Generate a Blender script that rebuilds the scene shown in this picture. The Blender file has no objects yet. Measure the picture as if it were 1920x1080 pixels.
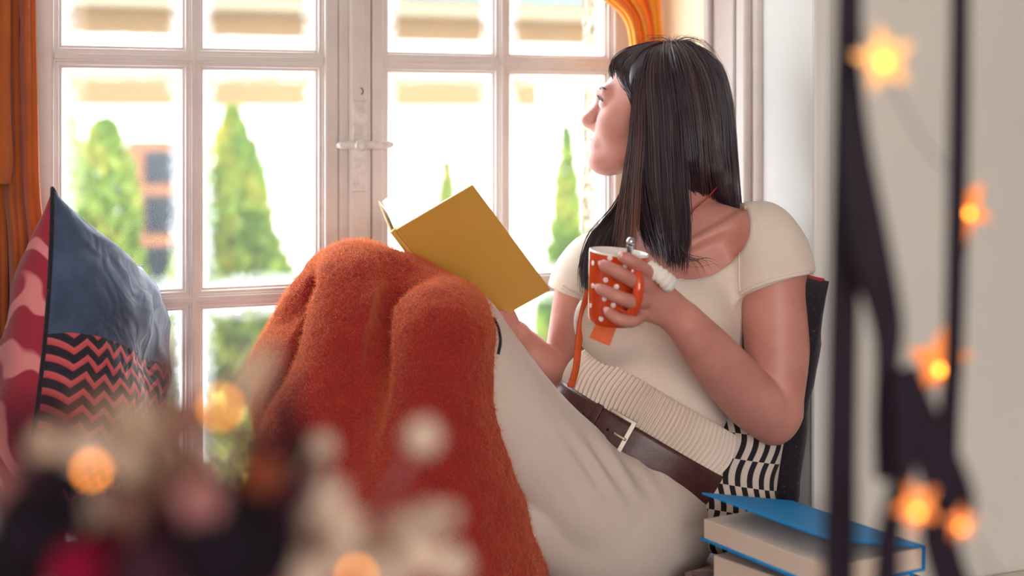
import bpy, bmesh, math, random
import numpy as np
from mathutils import Vector, Matrix, noise

random.seed(7); np.random.seed(7)
SC = bpy.context.scene
COL = SC.collection

# ------------------------------------------------------------------ camera, world, lights, exposure
F = 2667.0            # focal length in pixels of the 1920 px wide frame (50 mm on 36 mm)
CZ, HY = 1.35, 229.0  # eye height; image row of the horizon
cam_d = bpy.data.cameras.new('camera'); cam = bpy.data.objects.new('camera', cam_d); COL.objects.link(cam)
cam.location = (0, 0, CZ); cam.rotation_euler = (math.radians(90), 0, 0)
cam_d.sensor_width = 36; cam_d.lens = F / 1920 * 36; cam_d.shift_y = -(540 - HY) / 1920
cam_d.clip_start = 0.05
cam_d.dof.use_dof = True; cam_d.dof.focus_distance = 2.46; cam_d.dof.aperture_fstop = 1.8
SC.camera = cam

w = bpy.data.worlds.new('sky'); SC.world = w; w.use_nodes = True
bg = w.node_tree.nodes['Background']; bg.inputs[0].default_value = (0.86, 0.94, 1.0, 1); bg.inputs[1].default_value = 6.5

sun_d = bpy.data.lights.new('sun', 'SUN'); sun = bpy.data.objects.new('sun', sun_d); COL.objects.link(sun)
sun_d.energy = 4.0; sun_d.angle = 0.02; sun_d.color = (1.0, 0.93, 0.8)
sun.rotation_euler = Vector((0.55, 0.75, -0.85)).to_track_quat('-Z', 'Y').to_euler()

def area(name, loc, target, sx, sy, power, color):
    d = bpy.data.lights.new(name, 'AREA'); o = bpy.data.objects.new(name, d); COL.objects.link(o)
    d.shape = 'RECTANGLE'; d.size = sx; d.size_y = sy; d.energy = power; d.color = color
    o.location = loc; o.rotation_euler = (Vector(target) - Vector(loc)).to_track_quat('-Z', 'Y').to_euler()
    return o
# added fill light, unseen behind the camera, brightens the room side
area('fill_light', (0.667, -2.395, 1.65), (-0.863, 1.301, 1.45), 2.2, 1.5, 60, (1.0, 0.945, 0.93))

SC.view_settings.view_transform = 'Standard'; SC.view_settings.look = 'None'
SC.view_settings.gamma = 1.0; SC.view_settings.use_curve_mapping = False
SC.view_settings.exposure = 0.85

# ------------------------------------------------------------------ helpers: coordinates
def P(px, py, d): return Vector(((px - 960) / F * d, d, CZ - (py - HY) / F * d))
TH = math.atan2(2667 / 6440, 1.0)                        # the window wall recedes to the right by 22.5 degrees
U = Vector((math.cos(TH), math.sin(TH), 0)); N = Vector((math.sin(TH), -math.cos(TH), 0)); Z = Vector((0, 0, 1))
WO = P(1145, HY, 3.0); WO.z = 0
def W(u, n, z): return WO + U * u + N * n + Z * z         # window-wall coordinates: along, towards the room, up
def u_at(px, n=0.0):                                      # where the line of sight of a pixel column meets plane n
    k = (px - 960) / F; o = WO + N * n
    # (o + U t).x = k (o + U t).y
    return (k * o.y - o.x) / (U.x - k * U.y)
def srgb(r, g, b, a=1):
    f = lambda c: (c / 255 / 12.92) if c / 255 <= 0.04045 else ((c / 255 + 0.055) / 1.055) ** 2.4
    return (f(r), f(g), f(b), a)

# ------------------------------------------------------------------ helpers: materials
class NT:
    def __init__(s, name):
        s.m = bpy.data.materials.new(name); s.m.use_nodes = True; s.t = s.m.node_tree
        s.b = s.t.nodes['Principled BSDF']; s.out = s.t.nodes['Material Output']
    def n(s, kind, **kw):
        nd = s.t.nodes.new(kind)
        for k, v in kw.items():
            if k.startswith('i_'):
                key = k[2:]; nd.inputs[int(key) if key.isdigit() else key.replace('_', ' ')].default_value = v
            else: setattr(nd, k, v)
        return nd
    def l(s, a, b): s.t.links.new(a, b)
    def coord(s, which='Object', scale=(1, 1, 1), rot=(0, 0, 0)):
        tc = s.n('ShaderNodeTexCoord'); mp = s.n('ShaderNodeMapping'); mp.inputs['Scale'].default_value = scale
        mp.inputs['Rotation'].default_value = rot; s.l(tc.outputs[which], mp.inputs[0]); return mp.outputs[0]
    def noise(s, co, scale, detail=4, rough=0.55, dist=0.0):
        nd = s.n('ShaderNodeTexNoise'); nd.inputs['Scale'].default_value = scale; nd.inputs['Detail'].default_value = detail
        nd.inputs['Roughness'].default_value = rough; nd.inputs['Distortion'].default_value = dist
        s.l(co, nd.inputs['Vector']); return nd.outputs['Fac']
    def ramp(s, fac, stops, interp='LINEAR'):
        r = s.n('ShaderNodeValToRGB'); r.color_ramp.interpolation = interp; e = r.color_ramp.elements
        while len(e) < len(stops): e.new(0.5)
        for el, (p, c) in zip(e, stops): el.position = p; el.color = c
        s.l(fac, r.inputs[0]); return r.outputs[0]
    def math(s, op, a, b=None):
        nd = s.n('ShaderNodeMath', operation=op)
        for i, v in enumerate((a, b)):
            if v is None: continue
            if isinstance(v, (int, float)): nd.inputs[i].default_value = v
            else: s.l(v, nd.inputs[i])
        return nd.outputs[0]
    def mix(s, fac, a, b):
        nd = s.n('ShaderNodeMix', data_type='RGBA')
        for i, v in ((0, fac), (6, a), (7, b)):
            if isinstance(v, (int, float, tuple)): nd.inputs[i].default_value = v
            else: s.l(v, nd.inputs[i])
        return nd.outputs[2]
    def bump(s, h, strength=0.3, dist=0.002):
        b = s.n('ShaderNodeBump'); b.inputs['Strength'].default_value = strength; b.inputs['Distance'].default_value = dist
        s.l(h, b.inputs['Height']); s.l(b.outputs[0], s.b.inputs['Normal']); return b
    def set(s, **kw):
        for k, v in kw.items():
            i = s.b.inputs[k.replace('_', ' ')]
            if isinstance(v, (int, float, tuple)): i.default_value = v
            else: s.l(v, i)
        return s

def plain(name, c, rough=0.6, var=0.12, scale=20, bump=0.0, bscale=200, bdist=0.001, **kw):
    t = NT(name); co = t.coord(); f = t.noise(co, scale)
    d = tuple(x * (1 - var) for x in c[:3]) + (1,); e = tuple(min(1, x * (1 + var)) for x in c[:3]) + (1,)
    t.set(Base_Color=t.ramp(f, [(0.3, d), (0.7, e)]), Roughness=rough, **kw)
    if bump: t.bump(t.noise(co, bscale, 3), bump, bdist)
    return t.m

M = {}
# painted old wood: worn, slightly uneven white
t = NT('white_paint'); co = t.coord(); f = t.noise(co, 9, 6, 0.6); g = t.noise(co, 70, 4, 0.7)
chip = t.ramp(g, [(0.70, (0, 0, 0, 1)), (0.76, (1, 1, 1, 1))])
base = t.ramp(f, [(0.3, srgb(196, 183, 177)), (0.7, srgb(208, 197, 190))])
t.set(Base_Color=t.mix(t.math('MULTIPLY', chip, 0.3), base, srgb(160, 144, 136)), Roughness=0.42); t.bump(t.noise(co, 60, 4), 0.12, 0.001); M['paint'] = t.m
M['plaster'] = plain('wall_plaster', srgb(222, 218, 210), 0.85, 0.03, 3, 0.15, 90, 0.001)
M['reveal'] = plain('reveal_plaster', srgb(222, 220, 216), 0.8, 0.03, 3, 0.15, 60, 0.001)
M['cream_panel'] = plain('cream_panel', srgb(236, 214, 178), 0.35, 0.04, 6, 0.05, 40, 0.001)
M['ceiling'] = plain('ceiling_paint', srgb(228, 224, 216), 0.9, 0.02, 3)
M['floor'] = plain('floor_boards', srgb(120, 84, 58), 0.5, 0.2, 8)
M['bench'] = plain('bench_wood', srgb(214, 206, 196), 0.5, 0.05, 10)
t = NT('rough_cast'); co = t.coord(); v = t.n('ShaderNodeTexVoronoi'); v.inputs['Scale'].default_value = 55; t.l(co, v.inputs['Vector'])
t.set(Base_Color=t.ramp(t.noise(co, 60, 4), [(0.35, srgb(84, 66, 40)), (0.5, srgb(124, 112, 92)), (0.7, srgb(138, 130, 118))]), Roughness=0.95)
t.bump(v.outputs['Distance'], 1.0, 0.012); M['roughcast'] = t.m
# old window glass: clear with a little reflection, dirt and paint smears along the edge of each pane
t = NT('window_glass'); t.t.nodes.remove(t.b)
tr = t.n('ShaderNodeBsdfTransparent'); gl = t.n('ShaderNodeBsdfGlossy'); gl.inputs['Roughness'].default_value = 0.02
fr = t.n('ShaderNodeFresnel'); fr.inputs[0].default_value = 1.35
mx = t.n('ShaderNodeMixShader'); t.l(fr.outputs[0], mx.inputs[0]); t.l(tr.outputs[0], mx.inputs[1]); t.l(gl.outputs[0], mx.inputs[2])
df = t.n('ShaderNodeBsdfDiffuse'); df.inputs[0].default_value = (0.9, 0.9, 0.9, 1); tl = t.n('ShaderNodeBsdfTranslucent'); tl.inputs[0].default_value = (0.95, 0.95, 0.95, 1)
ms = t.n('ShaderNodeMixShader'); ms.inputs[0].default_value = 0.6; t.l(df.outputs[0], ms.inputs[1]); t.l(tl.outputs[0], ms.inputs[2])
at = t.n('ShaderNodeAttribute', attribute_name='edge'); co = t.coord()
e = t.math('ADD', at.outputs['Fac'], t.math('MULTIPLY', t.math('SUBTRACT', t.noise(co, 40, 6, 0.65), 0.5), 0.035))
mask = t.ramp(e, [(0.0, (.9, .9, .9, 1)), (0.005, (0.7, 0.7, 0.7, 1)), (0.013, (0.2, 0.2, 0.2, 1)), (0.03, (0.025, 0.025, 0.025, 1))])
m2 = t.n('ShaderNodeMixShader'); t.l(mask, m2.inputs[0]); t.l(mx.outputs[0], m2.inputs[1]); t.l(ms.outputs[0], m2.inputs[2])
t.l(m2.outputs[0], t.out.inputs[0]); M['glass'] = t.m

def fabric(name, c, var=0.1, weave=900, bump=0.35, rough=0.9, sheen=0.25, nscale=14, bdist=0.0012):
    t = NT(name); co = t.coord(); f = t.noise(co, nscale, 5)
    d = tuple(x * (1 - var) for x in c[:3]) + (1,); e = tuple(min(1, x * (1 + var)) for x in c[:3]) + (1,)
    t.set(Base_Color=t.ramp(f, [(0.3, d), (0.7, e)]), Roughness=rough, Sheen_Weight=sheen, Sheen_Roughness=0.5)
    t.bump(t.noise(co, weave, 3, 0.7), bump, bdist); return t.m
# fine knit: rows of tiny stitches
def knit(name, c, s=420):
    t = NT(name); co = t.coord()
    w1 = t.n('ShaderNodeTexWave', wave_type='BANDS', bands_direction='Z'); w1.inputs['Scale'].default_value = s / 6.0; w1.inputs['Distortion'].default_value = 1.0; w1.inputs['Detail Scale'].default_value = 8; t.l(co, w1.inputs[0])
    w2 = t.n('ShaderNodeTexWave', wave_type='BANDS', bands_direction='X'); w2.inputs['Scale'].default_value = s / 6.0; w2.inputs['Distortion'].default_value = 1.0; w2.inputs['Detail Scale'].default_value = 8; t.l(co, w2.inputs[0])
    h = t.math('ADD', w1.outputs['Fac'], w2.outputs['Fac'])
    f = t.noise(co, 12, 4); d = tuple(x * 0.93 for x in c[:3]) + (1,)
    t.set(Base_Color=t.mix(t.math('MULTIPLY', h, 0.12), t.ramp(f, [(0.3, d), (0.7, c)]), tuple(x * 0.8 for x in c[:3]) + (1,)), Roughness=0.95, Sheen_Weight=0.2)
    t.bump(h, 0.25, 0.0008); return t.m
M['sweater'] = knit('cream_knit', srgb(228, 213, 199))
M['rib'] = fabric('cream_rib', srgb(228, 213, 199), .04, 900, .12)
M['trousers'] = knit('beige_jersey', srgb(206, 192, 181), 600)
t = NT('skin'); co = t.coord()
t.set(Base_Color=t.ramp(t.noise(co, 12, 5), [(0.3, srgb(188, 124, 112)), (0.7, srgb(206, 146, 132))]), Roughness=0.48, Subsurface_Weight=0.12, Subsurface_Scale=0.01)
t.b.inputs['Subsurface Radius'].default_value = (1.0, 0.35, 0.2); t.bump(t.noise(co, 700, 2), 0.08, 0.0005); M['skin'] = t.m
M['nail'] = plain('nail', srgb(232, 184, 174), 0.25, 0.03)
M['lips'] = plain('lips', srgb(150, 48, 56), 0.4, 0.1)
M['eye_white'] = plain('eye_white', srgb(230, 224, 220), 0.15, 0.02)
M['iris'] = plain('iris', srgb(58, 34, 24), 0.15, 0.1)
t = NT('hair'); at = t.n('ShaderNodeAttribute', attribute_name='tone')
t.set(Base_Color=t.ramp(at.outputs['Fac'], [(0.0, srgb(30, 19, 31)), (0.5, srgb(54, 38, 50)), (0.85, srgb(94, 68, 70)), (1.0, srgb(168, 110, 76))]), Roughness=0.34, Specular_IOR_Level=0.9); M['hair'] = t.m  # lighter stops include sheen streaks put into the strand colour
t = NT('wool_blanket'); co = t.coord(); f = t.noise(co, 26, 6, 0.65); f2 = t.noise(co, 220, 4, 0.7)
c1 = t.ramp(f, [(0.3, srgb(120, 8, 32)), (0.7, srgb(150, 20, 28))])
t.set(Base_Color=t.mix(t.math('MULTIPLY', f2, 0.45), c1, srgb(186, 54, 30)), Roughness=1.0, Sheen_Weight=0.9, Sheen_Roughness=0.45, Sheen_Tint=srgb(255, 176, 120))
t.bump(t.math('ADD', t.noise(co, 160, 4, 0.7), f), 0.8, 0.006); M['wool'] = t.m
t = NT('wool_fuzz'); t.set(Base_Color=srgb(212, 74, 42), Roughness=1.0, Sheen_Weight=0.3); tl = t.n('ShaderNodeBsdfTranslucent'); tl.inputs[0].default_value = srgb(255, 160, 100); mx = t.n('ShaderNodeMixShader'); mx.inputs[0].default_value = .5
t.l(t.b.outputs[0], mx.inputs[1]); t.l(tl.outputs[0], mx.inputs[2]); t.l(mx.outputs[0], t.out.inputs[0]); M['fuzz'] = t.m
M['book_yellow'] = plain('yellow_cover', srgb(202, 154, 68), 0.38, 0.04, 8)
M['pages'] = plain('paper', srgb(240, 234, 222), 0.8, 0.03, 60)
M['dark_endpaper'] = plain('dark_endpaper', srgb(70, 50, 60), 0.7, 0.05)
M['book_blue'] = plain('blue_cover', srgb(0, 140, 214), 0.5, 0.05, 8, Specular_IOR_Level=.2)
t = NT('page_block'); co = t.coord('Object', (1, 1, 1)); w1 = t.n('ShaderNodeTexWave', wave_type='BANDS', bands_direction='Z'); w1.inputs['Scale'].default_value = 160; w1.inputs['Distortion'].default_value = 1.5; t.l(co, w1.inputs[0])
t.set(Base_Color=t.ramp(w1.outputs['Fac'], [(0, srgb(206, 182, 164)), (1, srgb(232, 214, 198))]), Roughness=0.9); t.bump(w1.outputs['Fac'], 0.3, 0.0006); M['page_block'] = t.m
M['mug'] = plain('orange_glaze', srgb(206, 70, 28), 0.16, 0.05, 20, Coat_Weight=0.5)
M['mug_in'] = plain('white_glaze', srgb(240, 232, 226), 0.15, 0.02)
M['tea'] = plain('tea', srgb(110, 52, 22), 0.08, 0.05)
M['steel'] = plain('steel', srgb(190, 192, 200), 0.25, 0.05, Metallic=1.0)
M['tag'] = plain('orange_paper', srgb(208, 92, 40), 0.6, 0.08, 60)
M['strap'] = plain('orange_leather', srgb(206, 84, 30), 0.4, 0.1, 40)
M['belt'] = plain('brown_leather', srgb(74, 42, 40), 0.38, 0.25, 60, 0.3, 260, 0.0008)
M['buckle'] = plain('brushed_buckle', srgb(196, 188, 176), 0.35, 0.05, Metallic=0.8)
M['bandage'] = plain('bandage', srgb(236, 230, 222), 0.8, 0.06, 160, 0.5, 300, 0.002)
M['cord_red'] = plain('red_cord', srgb(168, 40, 36), 0.6, 0.1)
M['handle'] = plain('worn_handle', srgb(204, 194, 187), 0.35, 0.16, 60, 0.2, 90, 0.001)
M['black'] = plain('black_iron', srgb(27, 16, 29), 0.6, 0.15, 30, 0.2, 80, 0.001, Specular_IOR_Level=0.12)
M['cur_or'] = fabric('orange_curtain', srgb(192, 102, 42), 0.12, 700, 0.3)
M['cur_ye'] = fabric('yellow_curtain', srgb(244, 160, 30), 0.12, 700, 0.3)
for k in ('cur_or', 'cur_ye'):
    nt = M[k].node_tree; b = nt.nodes['Principled BSDF']; b.inputs['Transmission Weight'].default_value = 0.0
    tl = nt.nodes.new('ShaderNodeBsdfTranslucent'); tl.inputs[0].default_value = srgb(240, 140, 30) if k == 'cur_ye' else srgb(200, 100, 34); mx = nt.nodes.new('ShaderNodeMixShader'); mx.inputs[0].default_value = 0.35
    nt.links.new(b.outputs[0], mx.inputs[1]); nt.links.new(tl.outputs[0], mx.inputs[2]); nt.links.new(mx.outputs[0], nt.nodes['Material Output'].inputs[0])
# cushions
t = NT('red_motif'); co = t.coord(); wv = t.n('ShaderNodeTexWave', wave_type='BANDS', bands_direction='DIAGONAL'); wv.inputs['Scale'].default_value = 5; wv.inputs['Distortion'].default_value = 9; wv.inputs['Detail'].default_value = 1; wv.inputs['Detail Scale'].default_value = 1.6; t.l(co, wv.inputs[0])
t.set(Base_Color=t.ramp(wv.outputs['Fac'], [(0.6, srgb(150, 30, 52)), (0.78, srgb(214, 128, 130))]), Roughness=0.9, Sheen_Weight=0.2); t.bump(t.noise(co, 500, 3), 0.3, 0.001); M['red_motif'] = t.m
t = NT('navy_zigzag'); co = t.coord('UV'); sx = t.n('ShaderNodeSeparateXYZ'); t.l(co, sx.inputs[0])
tri = t.math('PINGPONG', t.math('MULTIPLY', sx.outputs[0], 13.0), 0.5)
band = t.math('FRACT', t.math('ADD', t.math('MULTIPLY', sx.outputs[1], 21.0), t.math('MULTIPLY', tri, 1.3)))
zig = t.ramp(band, [(0.0, srgb(24, 20, 34)), (0.5, srgb(24, 20, 34)), (0.58, srgb(176, 62, 70)), (0.92, srgb(190, 84, 88)), (1.0, srgb(24, 20, 34))])
navy = t.ramp(t.noise(t.coord(), 18, 5), [(0.3, srgb(38, 52, 78)), (0.7, srgb(66, 84, 110))])
lim = t.math('GREATER_THAN', t.math('ADD', sx.outputs[1], t.math('MULTIPLY', t.noise(t.coord(), 6, 2), 0.05)), 0.60)
t.set(Base_Color=t.mix(lim, zig, navy), Roughness=0.9, Sheen_Weight=0.3); t.bump(t.noise(t.coord(), 11, 2, .45, 1.2), 0.55, 0.03); M['navy_zigzag'] = t.m
t = NT('black_white_warp'); co = t.coord('UV'); sx = t.n('ShaderNodeSeparateXYZ'); t.l(co, sx.inputs[0])
ro = t.math('FLOOR', t.math('MULTIPLY', sx.outputs[1], 6.0)); off = t.math('MULTIPLY', t.math('MODULO', ro, 2.0), 0.5)
wob = t.math('MULTIPLY', t.math('SINE', t.math('MULTIPLY', sx.outputs[1], 14.0)), 0.34)
st = t.math('FRACT', t.math('ADD', t.math('ADD', t.math('MULTIPLY', sx.outputs[0], 9.0), off), wob))
t.set(Base_Color=t.ramp(st, [(0.44, srgb(26, 22, 28)), (0.50, srgb(206, 194, 182))], 'LINEAR'), Roughness=0.9); t.bump(t.noise(t.coord(), 500, 3), 0.2, 0.001); M['bw_warp'] = t.m
t = NT('dark_speckle'); co = t.coord(); f = t.noise(co, 130, 3, 0.7)
t.set(Base_Color=t.ramp(f, [(0.60, srgb(26, 20, 32)), (0.70, srgb(76, 62, 78))]), Roughness=0.95, Sheen_Weight=0.15); t.bump(f, 0.5, 0.003); M['dark_speckle'] = t.m
M['red_trim'] = fabric('red_piping', srgb(170, 34, 44), 0.1)
def plaid(name, base, a, b, s):
    t = NT(name); co = t.coord(); sx = t.n('ShaderNodeSeparateXYZ'); t.l(co, sx.inputs[0])
    def bandf(o, k, lo): return t.math('GREATER_THAN', t.math('FRACT', t.math('MULTIPLY', o, k)), lo)
    c = t.mix(t.math('MULTIPLY', bandf(sx.outputs[0], s, 0.55), 0.7), base, a); c = t.mix(t.math('MULTIPLY', bandf(sx.outputs[1], s, 0.55), 0.6), c, a)
    c = t.mix(t.math('MULTIPLY', bandf(sx.outputs[0], s, 0.93), 0.8), c, b); c = t.mix(t.math('MULTIPLY', bandf(sx.outputs[1], s, 0.93), 0.8), c, b)
    t.set(Base_Color=c, Roughness=0.95, Sheen_Weight=0.2); t.bump(t.noise(co, 500, 3), 0.3, 0.001); return t.m
M['tartan'] = plaid('tartan', srgb(104, 26, 38), srgb(26, 18, 30), srgb(120, 96, 92), 7.0)
# outside
M['house_white'] = plain('white_render', srgb(244, 242, 236), 0.9, 0.03, 2)
M['house_tan'] = plain('tan_render', srgb(116, 88, 54), 0.9, 0.05, 2)
M['house_cream'] = plain('cream_fascia', srgb(134, 120, 94), 0.8, 0.04, 2)
M['gutter'] = plain('grey_green_roof', srgb(72, 86, 84), 0.6, 0.08, 3)
M['house_wood'] = plain('orange_wood', srgb(110, 66, 36), 0.6, 0.12, 6)
M['house_glass'] = plain('dark_glass', srgb(24, 28, 36), 0.3, 0.05, 2)
t = NT('thuja'); t.set(Base_Color=t.ramp(t.noise(t.coord(), 3.2, 5, 0.65), [(0.3, srgb(52, 82, 24)), (0.5, srgb(96, 120, 38)), (0.72, srgb(156, 142, 52))]), Roughness=0.8); M['thuja'] = t.m
M['trunk'] = plain('bark', srgb(92, 70, 54), 0.9, 0.2)
M['gravel'] = plain('pale_gravel', srgb(150, 144, 138), 0.95, 0.1, 6, 0.6, 30, 0.02)
M['lawn'] = plain('lawn', srgb(120, 160, 60), 0.95, 0.2, 5)

# ------------------------------------------------------------------ helpers: objects
def link(name, me, mat=None, parent=None, smooth=False):
    o = bpy.data.objects.new(name, me); COL.objects.link(o)
    if mat is not None and not me.materials:
        for m in (mat if isinstance(mat, (list, tuple)) else [mat]): me.materials.append(m)
    if parent is not None:
        o.parent = parent; o.matrix_parent_inverse = Matrix.Translation(-parent.location) if parent.type == 'EMPTY' else parent.matrix_world.inverted()
    if smooth: me.polygons.foreach_set('use_smooth', [True] * len(me.polygons))
    return o
def tag(o, label=None, cat=None, group=None, kind=None):
    for k, v in (('label', label), ('category', cat), ('group', group), ('kind', kind)):
        if v: o[k] = v
    return o
def empty(name, loc, label=None, cat=None, group=None, kind=None):
    o = bpy.data.objects.new(name, None); COL.objects.link(o); o.location = loc; o.empty_display_size = 0.05
    return tag(o, label, cat, group, kind)
def pydata(name, v, f, mat=None, parent=None, smooth=False):
    me = bpy.data.meshes.new(name); me.from_pydata([tuple(x) for x in v], [], f); me.update()
    return link(name, me, mat, parent, smooth)
def fixn(me):
    bm = bmesh.new(); bm.from_mesh(me); bmesh.ops.recalc_face_normals(bm, faces=bm.faces[:]); bm.to_mesh(me); bm.free()

class MB:                                                   # collects shapes for ONE mesh
    def __init__(s): s.v = []; s.f = []
    def add(s, v, f): k = len(s.v); s.v += [Vector(x) for x in v]; s.f += [tuple(i + k for i in q) for q in f]; return s
    def hexa(s, p):                                          # 8 corners: bottom ring 0-3, top ring 4-7
        return s.add(p, [(0, 3, 2, 1), (4, 5, 6, 7), (0, 1, 5, 4), (1, 2, 6, 5), (2, 3, 7, 6), (3, 0, 4, 7)])
    def wbox(s, u0, u1, n0, n1, z0, z1):
        return s.hexa([W(u0, n0, z0), W(u1, n0, z0), W(u1, n1, z0), W(u0, n1, z0), W(u0, n0, z1), W(u1, n0, z1), W(u1, n1, z1), W(u0, n1, z1)])
    def box(s, x0, x1, y0, y1, z0, z1):
        return s.hexa([(x0, y0, z0), (x1, y0, z0), (x1, y1, z0), (x0, y1, z0), (x0, y0, z1), (x1, y0, z1), (x1, y1, z1), (x0, y1, z1)])
    def tube(s, pts, rad, seg=10, cap=True, flat=None):
        pts = [Vector(p) for p in pts]; n = len(pts); k = len(s.v); up = None
        for i, p in enumerate(pts):
            d = (pts[min(i + 1, n - 1)] - pts[max(i - 1, 0)]).normalized()
            if up is None: up = d.orthogonal().normalized() if flat is None else Vector(flat[0])
            up = (up - d * up.dot(d)).normalized(); sd = d.cross(up); r = rad[i] if hasattr(rad, '__len__') else rad
            for j in range(seg):
                a = 2 * math.pi * j / seg; q = flat[1] if flat else 1
                s.v.append(p + (up * math.cos(a) * q + sd * math.sin(a)) * r)
        for i in range(n - 1):
            for j in range(seg):
                a, b = k + i * seg + j, k + i * seg + (j + 1) % seg; s.f.append((a, b, b + seg, a + seg))
        if cap: s.f.append(tuple(k + j for j in range(seg))[::-1]); s.f.append(tuple(k + (n - 1) * seg + j for j in range(seg)))
        return s
    def build(s, name, mat, parent=None, smooth=False, bevel=0, bseg=2):
        o = pydata(name, s.v, s.f, mat, parent, smooth); fixn(o.data)
        if bevel:
            m = o.modifiers.new('edge', 'BEVEL'); m.width = bevel; m.segments = bseg; m.limit_method = 'ANGLE'
        if smooth: o.data.polygons.foreach_set('use_smooth', [True] * len(o.data.polygons))
        return o
def spline(pts, n):                                          # Catmull-Rom through points of any dimension
    p = np.array(pts, float); m = len(p); out = []
    for t in np.linspace(0, m - 1, n):
        i = min(int(t), m - 2); q = t - i
        a, b, c, d = p[max(i - 1, 0)], p[i], p[i + 1], p[min(i + 2, m - 1)]
        out.append(0.5 * (2 * b + (c - a) * q + (2 * a - 5 * b + 4 * c - d) * q * q + (3 * b - a - 3 * c + d) * q ** 3))
    return np.array(out)
def PS(pts, n): return [P(*q) for q in spline(pts, n)]       # smooth path through (px, py, depth) points

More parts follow.
